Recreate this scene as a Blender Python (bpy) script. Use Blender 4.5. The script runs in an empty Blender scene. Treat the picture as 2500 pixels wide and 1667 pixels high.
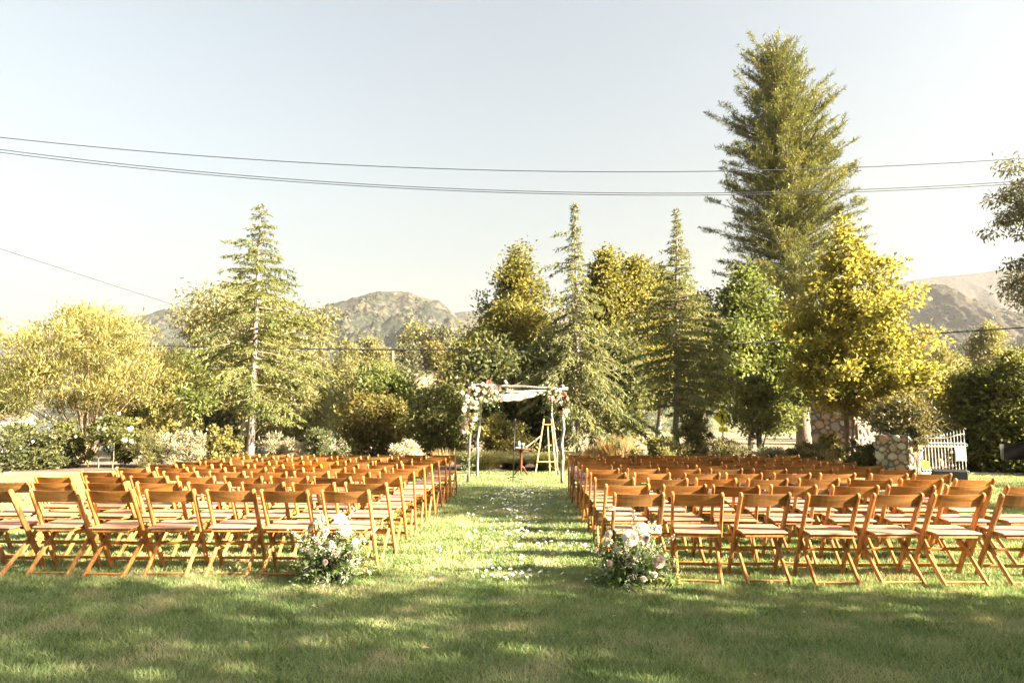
import bpy, bmesh, math, random
import numpy as np
from mathutils import Vector, Matrix, Quaternion, noise as mnoise

# ------------------------------------------------------------------ camera, sky, sun, exposure
SC = bpy.context.scene
COL = SC.collection
FPX, CXP, CYP = 1667.0, 1250.0, 833.5          # focal length and centre in photograph pixels (2500 wide)
CAM_H = 1.42
PITCH = math.atan((1018 - 833.5) / FPX)
SLOPE = 0.0078                                  # the lawn falls gently away from the camera
cam_data = bpy.data.cameras.new("camera")
cam = bpy.data.objects.new("camera", cam_data)
COL.objects.link(cam)
cam.location = (0, 0, CAM_H)
cam.rotation_euler = (math.pi / 2 + PITCH, 0, 0)
cam_data.sensor_width = 36.0
cam_data.sensor_fit = 'HORIZONTAL'
cam_data.lens = 36.0 * FPX / 2500.0
cam_data.clip_start = 0.05
cam_data.clip_end = 9000
SC.camera = cam

SUN_AZ = math.radians(112.0)                     # measured from +Y towards +X
SUN_EL = math.radians(24.0)
sun_vec = Vector((math.sin(SUN_AZ) * math.cos(SUN_EL), math.cos(SUN_AZ) * math.cos(SUN_EL), math.sin(SUN_EL)))
world = bpy.data.worlds.new("World")
SC.world = world
world.use_nodes = True
wn = world.node_tree.nodes
wl = world.node_tree.links
bg = wn["Background"]
sky = wn.new("ShaderNodeTexSky")
sky.sky_type = 'NISHITA'
sky.sun_disc = False
sky.sun_elevation = SUN_EL
sky.sun_rotation = SUN_AZ
sky.altitude = 300
sky.air_density = 2.0
sky.dust_density = 8.0
sky.ozone_density = 3.0
hs_ = wn.new("ShaderNodeHueSaturation")          # thin high haze: paler, less blue, the same all round
hs_.inputs["Saturation"].default_value = 0.5
hs_.inputs["Value"].default_value = 0.65
wl.new(sky.outputs[0], hs_.inputs["Color"])
wl.new(hs_.outputs[0], bg.inputs[0])
bg.inputs[1].default_value = 0.05
sun_data = bpy.data.lights.new("sun", 'SUN')
sun_data.energy = 5.0
sun_data.angle = math.radians(0.6)
sun_data.color = (1.0, 0.87, 0.66)
sun = bpy.data.objects.new("sun", sun_data)
COL.objects.link(sun)
sun.rotation_euler = sun_vec.to_track_quat('Z', 'Y').to_euler()
sun.location = (60, 10, 40)
SC.view_settings.view_transform = 'Standard'
SC.view_settings.look = 'None'
SC.view_settings.exposure = 3.15
SC.view_settings.gamma = 1.0
SC.view_settings.use_curve_mapping = False
SC.render.engine = 'CYCLES'
cy = SC.cycles
cy.use_denoising = True
cy.max_bounces = 6
cy.diffuse_bounces = 3
cy.glossy_bounces = 2
cy.transmission_bounces = 4
cy.transparent_max_bounces = 6
cy.volume_bounces = 1
cy.use_adaptive_sampling = True
cy.adaptive_threshold = 0.01
cy.denoising_prefilter = 'ACCURATE'

# ------------------------------------------------------------------ helpers
RNG = np.random.default_rng(7)
random.seed(7)
CT, ST = math.cos(PITCH), math.sin(PITCH)

def ray(u, v):
    x = (u - CXP) / FPX
    y = (CYP - v) / FPX
    return Vector((x, CT - y * ST, ST + y * CT))

def at(u, v, Y):
    d = ray(u, v)
    t = Y / d.y
    return Vector((d.x * t, Y, CAM_H + d.z * t))

def sstep(a, b, x):
    t = np.clip((np.asarray(x, float) - a) / (b - a), 0, 1)
    return t * t * (3 - 2 * t)

def gz(x, y):
    """height of the land"""
    x = np.asarray(x, float); y = np.asarray(y, float)
    z = -SLOPE * np.clip(y, -40, 21.0)
    z = z - 0.95 * sstep(22.5, 30, y)
    z = z - 0.6 * sstep(30, 90, y)
    dip = sstep(-24, -40, x) * sstep(60, 110, y) * (1 - sstep(820, 900, y))
    sunk = sstep(12.8, 13.6, x) * (1 - sstep(18.8, 19.8, x)) * sstep(21.8, 23.6, y) * (1 - sstep(28.2, 30, y))   # steps down beyond the gate
    return z - 3.2 * dip - 1.35 * sunk

def gp(u, v):
    """pixel -> point on the lawn"""
    d = ray(u, v)
    t = -CAM_H / (d.z + SLOPE * d.y)
    return Vector((d.x * t, d.y * t, CAM_H + d.z * t))

def prop(o, label=None, cat=None, group=None, kind=None):
    if label: o["label"] = label
    if cat: o["category"] = cat
    if group: o["group"] = group
    if kind: o["kind"] = kind
    return o

def empty(name, loc=(0, 0, 0), rz=0.0):
    o = bpy.data.objects.new(name, None)
    COL.objects.link(o)
    o.location = loc
    o.rotation_euler = (0, 0, rz)
    o.empty_display_size = 0.1
    return o

def link(name, me, parent=None, mat=None, loc=None, rot=None, scale=None):
    o = bpy.data.objects.new(name, me)
    COL.objects.link(o)
    if mat is not None and len(me.materials) == 0:
        me.materials.append(mat)
    if parent is not None: o.parent = parent
    if loc is not None: o.location = loc
    if rot is not None:
        if isinstance(rot, Quaternion):
            o.rotation_mode = 'QUATERNION'; o.rotation_quaternion = rot
        else:
            o.rotation_euler = rot
    if scale is not None: o.scale = scale if hasattr(scale, '__len__') else (scale,) * 3
    return o

def np_mesh(name, verts, quads=None, tris=None, smooth=False, tint=None):
    me = bpy.data.meshes.new(name)
    verts = np.ascontiguousarray(verts, dtype=np.float32)
    me.vertices.add(len(verts))
    me.vertices.foreach_set("co", verts.ravel())
    parts, tot = [], []
    if quads is not None and len(quads):
        parts.append(np.asarray(quads, np.int32).ravel()); tot.append(np.full(len(quads), 4, np.int32))
    if tris is not None and len(tris):
        parts.append(np.asarray(tris, np.int32).ravel()); tot.append(np.full(len(tris), 3, np.int32))
    idx = np.concatenate(parts); tot = np.concatenate(tot)
    start = np.concatenate(([0], np.cumsum(tot)[:-1])).astype(np.int32)
    me.loops.add(len(idx))
    me.loops.foreach_set("vertex_index", idx)
    me.polygons.add(len(tot))
    me.polygons.foreach_set("loop_start", start)
    if smooth:
        me.polygons.foreach_set("use_smooth", np.ones(len(tot), bool))
    if tint is not None:
        a = me.attributes.new("tint", 'FLOAT', 'FACE')
        a.data.foreach_set("value", np.ascontiguousarray(tint, np.float32))
    me.update(calc_edges=True)
    return me

class MB:
    """collects simple shapes into one mesh"""
    def __init__(s):
        s.v = []; s.f = []
    def add(s, vs, fs):
        o = len(s.v)
        s.v += [tuple(p) for p in vs]
        s.f += [tuple(i + o for i in f) for f in fs]
        return s
    def box(s, c, size, R=None):
        hx, hy, hz = size[0] / 2, size[1] / 2, size[2] / 2
        vs = [Vector((x, y, z)) for x in (-hx, hx) for y in (-hy, hy) for z in (-hz, hz)]
        if R is not None: vs = [R @ p for p in vs]
        c = Vector(c)
        return s.add([p + c for p in vs], [(0, 1, 3, 2), (4, 6, 7, 5), (0, 4, 5, 1), (2, 3, 7, 6), (0, 2, 6, 4), (1, 5, 7, 3)])
    def bar(s, p0, p1, w, h, ref=(0, 0, 1), ch=0.18, rounds=0):
        """chamfered rectangular bar; w across, h along ref"""
        p0 = Vector(p0); p1 = Vector(p1)
        d = (p1 - p0); L = d.length; d.normalize()
        sx = d.cross(Vector(ref)).normalized(); sy = sx.cross(d).normalized()
        c = ch * min(w, h)
        prof = [(w/2, h/2-c), (w/2-c, h/2), (-w/2+c, h/2), (-w/2, h/2-c), (-w/2, -h/2+c), (-w/2+c, -h/2), (w/2-c, -h/2), (w/2, -h/2+c)]
        rings = [(0.0, 1.0), (L, 1.0)]
        if rounds:
            r = h * 0.5
            rings = [(0.0, 1.0)] + [(L - r + r * math.sin(a), max(0.18, math.cos(a))) for a in (0, .6, 1.0, 1.35)]
        vs = []
        for t, k in rings:
            for a, b in prof:
                vs.append(p0 + d * t + sx * a * (k if k == 1.0 else (0.5 + 0.5 * k)) + sy * b * k)
        fs = []
        for i in range(len(rings) - 1):
            for j in range(8):
                k = (j + 1) % 8
                fs.append((i*8+j, i*8+k, (i+1)*8+k, (i+1)*8+j))
        fs.append(tuple(range(7, -1, -1))); n = (len(rings) - 1) * 8
        fs.append(tuple(range(n, n + 8)))
        return s.add(vs, fs)
    def tube(s, pts, rad, n=8, cap=True):
        pts = [Vector(p) for p in pts]
        if not hasattr(rad, '__len__'): rad = [rad] * len(pts)
        vs, fs = [], []
        for i, p in enumerate(pts):
            d = (pts[min(i+1, len(pts)-1)] - pts[max(i-1, 0)]).normalized()
            a = Vector((0, 0, 1)) if abs(d.z) < 0.9 else Vector((1, 0, 0))
            x = d.cross(a).normalized(); y = x.cross(d)
            for j in range(n):
                t = 2 * math.pi * j / n
                vs.append(p + (x * math.cos(t) + y * math.sin(t)) * rad[i])
        for i in range(len(pts) - 1):
            for j in range(n):
                k = (j + 1) % n
                fs.append((i*n+j, i*n+k, (i+1)*n+k, (i+1)*n+j))
        if cap:
            fs.append(tuple(range(n-1, -1, -1))); m = (len(pts)-1)*n
            fs.append(tuple(range(m, m+n)))
        return s.add(vs, fs)
    def lathe(s, prof, n=20, c=(0, 0, 0), sq=(1, 1)):
        vs, fs = [], []
        for r, z in prof:
            for j in range(n):
                t = 2 * math.pi * j / n
                vs.append((c[0] + r * math.cos(t) * sq[0], c[1] + r * math.sin(t) * sq[1], c[2] + z))
        for i in range(len(prof) - 1):
            for j in range(n):
                k = (j + 1) % n
                fs.append((i*n+j, i*n+k, (i+1)*n+k, (i+1)*n+j))
        fs.append(tuple(range(n-1, -1, -1))); m = (len(prof)-1)*n
        fs.append(tuple(range(m, m+n)))
        return s.add(vs, fs)
    def poly(s, pts, n, th):
        """flat polygon (list of Vector) given thickness th along n"""
        n = Vector(n) * th; k = len(pts)
        pts = [Vector(p) for p in pts]
        return s.add(pts + [p + n for p in pts], [tuple(range(k-1, -1, -1)), tuple(range(k, 2*k))] + [(i, (i+1) % k, k + (i+1) % k, k + i) for i in range(k)])
    def mesh(s, name, smooth=False):
        me = bpy.data.meshes.new(name)
        me.from_pydata(s.v, [], s.f)
        me.update()
        if smooth:
            me.polygons.foreach_set("use_smooth", np.ones(len(me.polygons), bool))
        return me
    def build(s, name, mat, parent=None, smooth=False, **k):
        return link(name, s.mesh(name, smooth), parent, mat, **k)

# ------------------------------------------------------------------ materials
def new_mat(name):
    m = bpy.data.materials.new(name)
    m.use_nodes = True
    return m, m.node_tree.nodes, m.node_tree.links, m.node_tree.nodes["Principled BSDF"]

def mixc(N, L, f, a, b, mode='MIX'):
    n = N.new("ShaderNodeMix"); n.data_type = 'RGBA'; n.blend_type = mode
    def put(sock, v):
        if hasattr(v, 'is_linked'): L.new(v, sock)
        elif isinstance(v, (tuple, list)): sock.default_value = (*v[:3], 1)
        else: sock.default_value = v
    put(n.inputs[0], f); put(n.inputs[6], a); put(n.inputs[7], b)
    return n.outputs[2]

def noise_tex(N, L, vec, scale, detail=4, rough=.55, dist=0):
    n = N.new("ShaderNodeTexNoise")
    n.inputs["Scale"].default_value = scale
    n.inputs["Detail"].default_value = detail
    n.inputs["Roughness"].default_value = rough
    n.inputs["Distortion"].default_value = dist
    if vec is not None: L.new(vec, n.inputs["Vector"])
    return n.outputs[0]

def ramp(N, L, f, lo, hi):
    n = N.new("ShaderNodeMapRange")
    n.inputs[1].default_value = lo; n.inputs[2].default_value = hi
    L.new(f, n.inputs[0])
    return n.outputs[0]

def bump(N, L, P, h, strength=.3, dist=.01):
    b = N.new("ShaderNodeBump")
    b.inputs["Strength"].default_value = strength
    b.inputs["Distance"].default_value = dist
    L.new(h, b.inputs["Height"])
    L.new(b.outputs[0], P.inputs["Normal"])

def mat_plain(name, c, rough=.6, c2=None, scale=8, metal=0, spec=.4, bmp=0):
    m, N, L, P = new_mat(name)
    P.inputs["Roughness"].default_value = rough
    P.inputs["Metallic"].default_value = metal
    P.inputs["Specular IOR Level"].default_value = spec
    if c2 is None: c2 = tuple(x * .72 for x in c)
    tc = N.new("ShaderNodeTexCoord")
    f = noise_tex(N, L, tc.outputs["Object"], scale, 5)
    L.new(mixc(N, L, ramp(N, L, f, .35, .65), c2, c), P.inputs["Base Color"])
    if bmp: bump(N, L, P, f, bmp)
    return m

def mat_wood(name, c1, c2, rough=.45, axis=0, scale=1.0):
    """grain runs along object axis; tinted per object, grain shifted per object"""
    m, N, L, P = new_mat(name)
    tc = N.new("ShaderNodeTexCoord"); oi = N.new("ShaderNodeObjectInfo")
    add = N.new("ShaderNodeVectorMath"); add.operation = 'MULTIPLY_ADD'
    L.new(oi.outputs["Random"], add.inputs[0]); add.inputs[1].default_value = (7.3, 3.1, 5.7)
    L.new(tc.outputs["Object"], add.inputs[2])
    mp = N.new("ShaderNodeMapping")
    s = [38 * scale] * 3; s[axis] = 3.0 * scale
    mp.inputs["Scale"].default_value = s
    L.new(add.outputs[0], mp.inputs[0])
    f = noise_tex(N, L, mp.outputs[0], 1.0, 6, .6, 1.2)
    mp2 = N.new("ShaderNodeMapping"); s2 = [9 * scale] * 3; s2[axis] = 1.6 * scale
    mp2.inputs["Scale"].default_value = s2
    L.new(add.outputs[0], mp2.inputs[0])
    g = noise_tex(N, L, mp2.outputs[0], 1.0, 3, .5, 2.0)
    col = mixc(N, L, ramp(N, L, f, .35, .68), c1, c2)
    col = mixc(N, L, ramp(N, L, g, .45, .75), col, tuple(x * .55 for x in c1))
    col = mixc(N, L, 1.0, col, oi.outputs["Color"], 'MULTIPLY')
    L.new(col, P.inputs["Base Color"])
    P.inputs["Roughness"].default_value = rough
    P.inputs["Specular IOR Level"].default_value = .25
    bump(N, L, P, f, .2, .002)
    return m

def mat_leaf(name, c1, c2, trans=.4, rough=.5, spec=.3, patch=None):
    if max(c2) < .4: c1, c2 = tuple(x * 1.6 for x in c1), tuple(x * 1.6 for x in c2)
    m, N, L, P = new_mat(name)
    at_ = N.new("ShaderNodeAttribute"); at_.attribute_name = "tint"
    col = mixc(N, L, at_.outputs["Fac"], c1, c2)
    if patch:
        geo = N.new("ShaderNodeNewGeometry")
        f = noise_tex(N, L, geo.outputs["Position"], patch[1], 3)
        col = mixc(N, L, ramp(N, L, f, patch[2], patch[3]), col, patch[0])
    L.new(col, P.inputs["Base Color"])
    P.inputs["Roughness"].default_value = rough
    P.inputs["Specular IOR Level"].default_value = spec
    tr = N.new("ShaderNodeBsdfTranslucent")
    L.new(mixc(N, L, 1.0, col, (1.25, 1.2, .7), 'MULTIPLY'), tr.inputs[0])
    mx = N.new("ShaderNodeMixShader"); mx.inputs[0].default_value = trans
    L.new(P.outputs[0], mx.inputs[1]); L.new(tr.outputs[0], mx.inputs[2])
    L.new(mx.outputs[0], N["Material Output"].inputs[0])
    return m

def mat_bark(name, c1, c2, scale=6, rough=.85):
    m, N, L, P = new_mat(name)
    tc = N.new("ShaderNodeTexCoord"); mp = N.new("ShaderNodeMapping")
    mp.inputs["Scale"].default_value = (scale * 3, scale * 3, scale * .6)
    L.new(tc.outputs["Object"], mp.inputs[0])
    f = noise_tex(N, L, mp.outputs[0], 1.0, 6, .65, .6)
    L.new(mixc(N, L, ramp(N, L, f, .35, .65), c1, c2), P.inputs["Base Color"])
    P.inputs["Roughness"].default_value = rough
    bump(N, L, P, f, .6, .02)
    return m

M = {}
M['bark'] = mat_bark('bark', (.09, .065, .045), (.22, .17, .12))
M['bark_grey'] = mat_bark('bark_grey', (.12, .10, .082), (.28, .235, .2))
M['bark_tan'] = mat_bark('bark_tan', (.2, .14, .08), (.4, .3, .19))
M['bark_pale'] = mat_bark('bark_pale', (.3, .25, .2), (.62, .55, .46))
M['birch_dark'] = mat_bark('birch_bark_dark', (.05, .04, .033), (.17, .14, .12), 7)
M['birch'] = mat_bark('birch_bark', (.07, .055, .045), (.36, .31, .27), 7)
M['black'] = mat_plain('black_metal', (.012, .012, .013), .45)
M['wire'] = mat_plain('wire', (.02, .022, .03), .6)
M['white_metal'] = mat_plain('white_paint', (.78, .76, .74), .4, (.68, .66, .63))
M['white_cloth'] = None

# ------------------------------------------------------------------ the land
def grid_mesh(name, xs, ys, zf, smooth=True):
    X, Y = np.meshgrid(xs, ys)
    Z = zf(X, Y)
    n, m = X.shape
    V = np.stack([X, Y, Z], -1).reshape(-1, 3)
    i = np.arange(n * m).reshape(n, m)
    q = np.stack([i[:-1, :-1], i[:-1, 1:], i[1:, 1:], i[1:, :-1]], -1).reshape(-1, 4)
    return np_mesh(name, V, quads=q, smooth=smooth)

def mat_ground():
    m, N, L, P = new_mat('dry_ground')
    geo = N.new("ShaderNodeNewGeometry")
    f = noise_tex(N, L, geo.outputs["Position"], .35, 6, .65)
    g = noise_tex(N, L, geo.outputs["Position"], 4.0, 5, .7)
    c = mixc(N, L, ramp(N, L, f, .38, .62), (.16, .12, .07), (.30, .25, .13))
    c = mixc(N, L, ramp(N, L, g, .4, .65), c, (.10, .085, .05))
    L.new(c, P.inputs["Base Color"]); P.inputs["Roughness"].default_value = .95
    bump(N, L, P, g, .5, .05)
    return m

def mat_lawn():
    m, N, L, P = new_mat('lawn_turf')
    geo = N.new("ShaderNodeNewGeometry")
    f = noise_tex(N, L, geo.outputs["Position"], .9, 5, .6)
    g = noise_tex(N, L, geo.outputs["Position"], 30.0, 4, .7)
    c = mixc(N, L, ramp(N, L, f, .38, .66), (.13, .17, .06), (.27, .24, .11))
    c = mixc(N, L, ramp(N, L, g, .35, .7), c, (.075, .095, .035))
    L.new(c, P.inputs["Base Color"]); P.inputs["Roughness"].default_value = .9
    P.inputs["Specular IOR Level"].default_value = .15
    bump(N, L, P, g, .8, .02)
    return m

def mat_soil():
    m, N, L, P = new_mat('bed_soil')
    geo = N.new("ShaderNodeNewGeometry")
    f = noise_tex(N, L, geo.outputs["Position"], 1.2, 5, .6)
    g = noise_tex(N, L, geo.outputs["Position"], 22.0, 4, .7)
    c = mixc(N, L, ramp(N, L, f, .38, .62), (.075, .05, .035), (.13, .09, .06))
    c = mixc(N, L, ramp(N, L, g, .55, .7), c, (.24, .18, .12))
    L.new(c, P.inputs["Base Color"]); P.inputs["Roughness"].default_value = .95
    bump(N, L, P, g, .8, .03)
    return m

ys = np.concatenate([np.linspace(-30, 20, 12), np.linspace(21, 34, 30), np.linspace(37, 130, 16), np.geomspace(140, 4200, 26)])
xs = np.concatenate([-np.geomspace(4200, 60, 22), np.linspace(-54, 54, 136), np.geomspace(60, 4200, 22)])
ground = link('ground', grid_mesh('ground', xs, ys, lambda X, Y: gz(X, Y) - .04), None, mat_ground())
prop(ground, kind='structure')

LAWN_Y = 20.3
def lawn_edge(x):            # the back edge bends towards the camera on the right
    x = np.asarray(x, float)
    return LAWN_Y - .14 * np.clip(x - 2, 0, 30) * .9 - .10 * np.clip(-x - 6, 0, 30)

def lawn_mesh():
    xs = np.linspace(-24, 18, 43)
    ts = np.concatenate([np.linspace(0, .1, 3), np.linspace(.15, 1, 26)])
    X = np.repeat(xs[None, :], len(ts), 0)
    Y = -8 + (lawn_edge(X) + 8) * ts[:, None]
    Z = gz(X, Y)
    n, m = X.shape
    i = np.arange(n * m).reshape(n, m)
    q = np.stack([i[:-1, :-1], i[:-1, 1:], i[1:, 1:], i[1:, :-1]], -1).reshape(-1, 4)
    return np_mesh('lawn', np.stack([X, Y, Z], -1).reshape(-1, 3), quads=q, smooth=True)
lawn = prop(link('lawn', lawn_mesh(), None, mat_lawn()), kind='structure')

def bed_mesh():
    xs = np.linspace(-26, 20, 93)
    ts = np.linspace(0, 1, 14)
    X = np.repeat(xs[None, :], len(ts), 0)
    e = lawn_edge(X)
    Y = e + .02 + (25.5 - e) * ts[:, None]
    rs = np.random.default_rng(3)
    Z = gz(X, Y) + .008 + rs.uniform(0, .05, X.shape) * (ts[:, None] > .05)
    n, m = X.shape
    i = np.arange(n * m).reshape(n, m)
    q = np.stack([i[:-1, :-1], i[:-1, 1:], i[1:, 1:], i[1:, :-1]], -1).reshape(-1, 4)
    return np_mesh('planting_bed', np.stack([X, Y, Z], -1).reshape(-1, 3), quads=q, smooth=True)
prop(link('planting_bed_ground', bed_mesh(), None, mat_soil()), kind='structure')

# pale edging along the back of the lawn on the right, bare earth strip on the left
def strip(name, x0, x1, off0, off1, z, th, mat):
    b = MB(); xs = np.linspace(x0, x1, 24)
    for a, c in zip(xs[:-1], xs[1:]):
        p = [Vector((a, float(lawn_edge(a)) + off0, 0)), Vector((c, float(lawn_edge(c)) + off0, 0)), Vector((c, float(lawn_edge(c)) + off1, 0)), Vector((a, float(lawn_edge(a)) + off1, 0))]
        for q in p: q.z = float(gz(q.x, q.y)) + z
        b.poly(p, (0, 0, 1), th)
    return prop(b.build(name, mat), kind='structure')
strip('path_edging', 6.5, 20, .0, .22, -.02, .075, mat_plain('pale_concrete', (.55, .49, .43), .8, bmp=.2))
strip('path', -24, -6.0, .0, .42, -.02, .045, mat_plain('bare_earth', (.38, .31, .22), .95, (.26, .2, .13), 3, bmp=.4))
# the road beyond the garden and the far field
road = MB()
for a, c in ((-60, -20), (-20, 0), (0, 20), (20, 60)):
    road.poly([(a, 33, float(gz(a, 33)) + .0), (c, 33, float(gz(c, 33))), (c, 38.5, float(gz(c, 38.5))), (a, 38.5, float(gz(a, 38.5)))], (0, 0, 1), .02)
prop(road.build('road', mat_plain('asphalt', (.16, .15, .14), .9, (.11, .1, .1), 3)), kind='structure')

m, N, L, P = new_mat('lake_water')
P.inputs["Base Color"].default_value = (.10, .14, .17, 1); P.inputs["Roughness"].default_value = .12
geo = N.new("ShaderNodeNewGeometry"); bump(N, L, P, noise_tex(N, L, geo.outputs["Position"], .8, 3), .12, .05)
lk = MB(); lk.add([(-900, 70, -2.15), (-22, 70, -2.15), (-30, 900, -2.15), (-1200, 900, -2.15)], [(0, 1, 2, 3)])
prop(lk.build('lake_water', m), kind='structure')

# ------------------------------------------------------------------ hills
def mat_hill(name, green, tan, rock, dark):
    m, N, L, P = new_mat(name)
    geo = N.new("ShaderNodeNewGeometry")
    f = noise_tex(N, L, geo.outputs["Position"], .012, 7, .62)
    g = noise_tex(N, L, geo.outputs["Position"], .11, 5, .7)
    h = noise_tex(N, L, geo.outputs["Position"], .035, 6, .6)
    c = mixc(N, L, ramp(N, L, f, .42, .6), green, tan)
    c = mixc(N, L, ramp(N, L, h, .55, .68), c, rock)
    c = mixc(N, L, ramp(N, L, g, .46, .56), c, dark)
    L.new(c, P.inputs["Base Color"]); P.inputs["Roughness"].default_value = .95
    P.inputs["Specular IOR Level"].default_value = .1
    bump(N, L, P, g, .7, 6)
    return m

def hill(name, crest, Yc, D, seed, amp, mat, nu=340, ns=100, scale=.012, back=.25, scrub=None):
    us = np.array([c[0] for c in crest], float); vs = np.array([c[1] for c in crest], float)
    U = np.linspace(us[0], us[-1], nu)
    Vv = np.interp(U, us, vs)
    pts = np.array([at(u, v, Yc) for u, v in zip(U, Vv)])
    S = np.concatenate([np.linspace(0, 1, ns), np.linspace(1.03, 1 + back, 8)])
    zb = -6.0
    verts = np.zeros((len(S), nu, 3))
    for i, s in enumerate(S):
        k = min(s, 1)
        prof = k ** 1.25 if s <= 1 else max(0, 1 - (s - 1) / back * .6)
        y = Yc - D * (1 - s)
        for j in range(nu):
            x = pts[j, 0] * (1 - .12 * (1 - k))
            z = zb + (pts[j, 2] - zb) * prof
            w = math.sin(math.pi * min(1, k)) ** .8 if s < 1 else 0
            n1 = mnoise.ridged_multi_fractal(Vector((x * scale + seed, y * scale * .7, seed * 1.3)), 1.0, 2.1, 5, 1.0, 2.0) - 1.1
            n2 = mnoise.fractal(Vector((x * scale * 5, y * scale * 5, seed)), .8, 2.2, 3)
            verts[i, j] = (x, y + n1 * amp * .6 * w, z + (n1 * amp + n2 * amp * .2) * w + (n2 * amp * .05 if s >= 1 else 0))
    i = np.arange(len(S) * nu).reshape(len(S), nu)
    q = np.stack([i[:-1, :-1], i[:-1, 1:], i[1:, 1:], i[1:, :-1]], -1).reshape(-1, 4)
    o = link(name, np_mesh(name, verts.reshape(-1, 3), quads=q, smooth=True), None, mat)
    prop(o, kind='structure')
    if scrub:      # low brush dotted over the slope, too far and too many to count
        rg = np.random.default_rng(int(seed * 10))
        n = scrub[0]
        a = rg.integers(int(ns * .15), ns - 1, n); c = rg.integers(0, nu - 1, n)
        keep = np.array([mnoise.noise(Vector(verts[i_, j_] * .018)) > .04 for i_, j_ in zip(a, c)])
        a, c = a[keep], c[keep]; n = len(a)
        fx, fy = rg.random((n, 1)), rg.random((n, 1))
        p = verts[a, c] * (1 - fx) * (1 - fy) + verts[a, c + 1] * fx * (1 - fy) + verts[a + 1, c] * (1 - fx) * fy + verts[a + 1, c + 1] * fx * fy
        r = scrub[1] * .85 * rg.uniform(.3, 1.35, n) ** 1.6
        oc = np.array([(1, 0, 0), (0, 1, 0), (-1, 0, 0), (0, -1, 0), (0, 0, .8), (0, 0, -.5)], float)
        V = p[:, None, :] + oc[None] * r[:, None, None] * rg.uniform(.7, 1.3, (n, 6, 1))
        t = np.array([(0, 1, 4), (1, 2, 4), (2, 3, 4), (3, 0, 4), (1, 0, 5), (2, 1, 5), (3, 2, 5), (0, 3, 5)])
        T = (t[None] + np.arange(n)[:, None, None] * 6).reshape(-1, 3)
        so = link('hill_scrub', np_mesh('hill_scrub', V.reshape(-1, 3), tris=T, tint=np.repeat(rg.random(n), 8)), None, SCRUB)
        prop(so, scrub[2], 'scrub', kind='stuff')
    return o

SCRUB = mat_leaf('scrub', (.012, .016, .009), (.04, .042, .022), .1, .9, .1)
hm1 = mat_hill('hill_scrub', (.032, .036, .024), (.085, .07, .045), (.13, .10, .075), (.014, .017, .012))
hm2 = mat_hill('hill_rock', (.028, .026, .017), (.06, .046, .031), (.075, .052, .037), (.013, .012, .009))
hill('mountain', [(560, 900), (640, 850), (700, 795), (740, 770), (765, 757), (800, 742), (850, 733), (885, 720), (930, 712), (960, 710), (985, 714), (1005, 714), (1035, 727), (1050, 730), (1072, 735), (1090, 750), (1110, 765), (1140, 790), (1180, 815), (1260, 850), (1340, 880)], 1250, 620, 3.1, 62, hm1, scale=.0085, scrub=(9000, 3.6, 'dark brush dotted over the rounded central mountain'))
hill('mountain', [(-260, 900), (-100, 880), (0, 862), (60, 838), (120, 800), (180, 782), (250, 778), (330, 775), (390, 757), (430, 750), (470, 752), (540, 770), (640, 800), (740, 840)], 1500, 620, 8.4, 50, hm1, scale=.0085, scrub=(6000, 4.0, 'dark brush dotted over the left mountain behind the willow'))
hill('mountain', [(960, 800), (1020, 778), (1080, 768), (1140, 760), (1180, 765), (1260, 775), (1340, 790), (1420, 820), (1500, 850)], 1750, 500, 5.2, 22, hm1, nu=120, ns=40)
hill('mountain', [(2000, 800), (2100, 745), (2160, 705), (2200, 692), (2240, 681), (2300, 675), (2400, 665), (2470, 655), (2560, 650), (2700, 660), (2900, 700)], 1900, 700, 11.7, 45, hm2, nu=160, ns=50)
hill('mountain', [(2020, 800), (2100, 755), (2180, 725), (2225, 715), (2262, 712), (2270, 697), (2300, 694), (2318, 702), (2330, 712), (2380, 735), (2440, 752), (2520, 770), (2640, 800), (2800, 850)], 950, 420, 17.9, 36, hm2, scale=.012, scrub=(7000, 2.8, 'dark brush dotted over the near rocky hill on the right'))
hill('hillside', [(780, 965), (860, 905), (930, 868), (1000, 842), (1080, 828), (1160, 815), (1240, 797), (1300, 790), (1400, 790), (1500, 800), (1640, 830), (1780, 870), (1900, 910), (2050, 950)], 235, 110, 23.3, 5, mat_hill('near_hill', (.075, .08, .04), (.20, .15, .09), (.24, .17, .11), (.04, .045, .025)), nu=140, ns=40, scale=.05)

# ------------------------------------------------------------------ vegetation
def unit(a):
    return a / np.maximum(np.linalg.norm(a, axis=-1, keepdims=True), 1e-9)

def leaf_verts(P, D, Nn, Ln, Wd, fold=.25):
    D = unit(D); S_ = unit(np.cross(D, Nn)); Nn = np.cross(S_, D)
    L_ = Ln[:, None]; W_ = Wd[:, None]
    a = P; t = P + D * L_ - Nn * L_ * .12
    m = P + D * L_ * .45
    l = m + S_ * W_ * .5 + Nn * W_ * fold
    r = m - S_ * W_ * .5 + Nn * W_ * fold
    V = np.stack([a, r, t, l], 1).reshape(-1, 3)
    return V, np.arange(len(P) * 4).reshape(-1, 4)

def leaves(name, P, D, Nn, Ln, Wd, mat, parent=None, tint=None, rng=RNG):
    V, Q = leaf_verts(P, D, Nn, Ln, Wd)
    if tint is None: tint = rng.random(len(P))
    o = link(name, np_mesh(name, V, quads=Q, tint=tint), parent, mat)
    return o

def base_pt(u, d, v0=1000):
    x = (u - CXP) / FPX * d * 1.0 / 1.0
    x = at(u, 1060, d).x
    return Vector((x, d, float(gz(x, d))))

def profile(prof, d, base):
    """[(v, left, right)] in photograph pixels -> z, centre offset, radius at distance d (relative to base)"""
    out = []
    for v, a, b in prof:
        A = at(a, v, d); B = at(b, v, d)
        out.append((A.z - base.z, (A.x + B.x) / 2 - base.x, (B.x - A.x) / 2))
    out.sort()
    return np.array(out)

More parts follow.
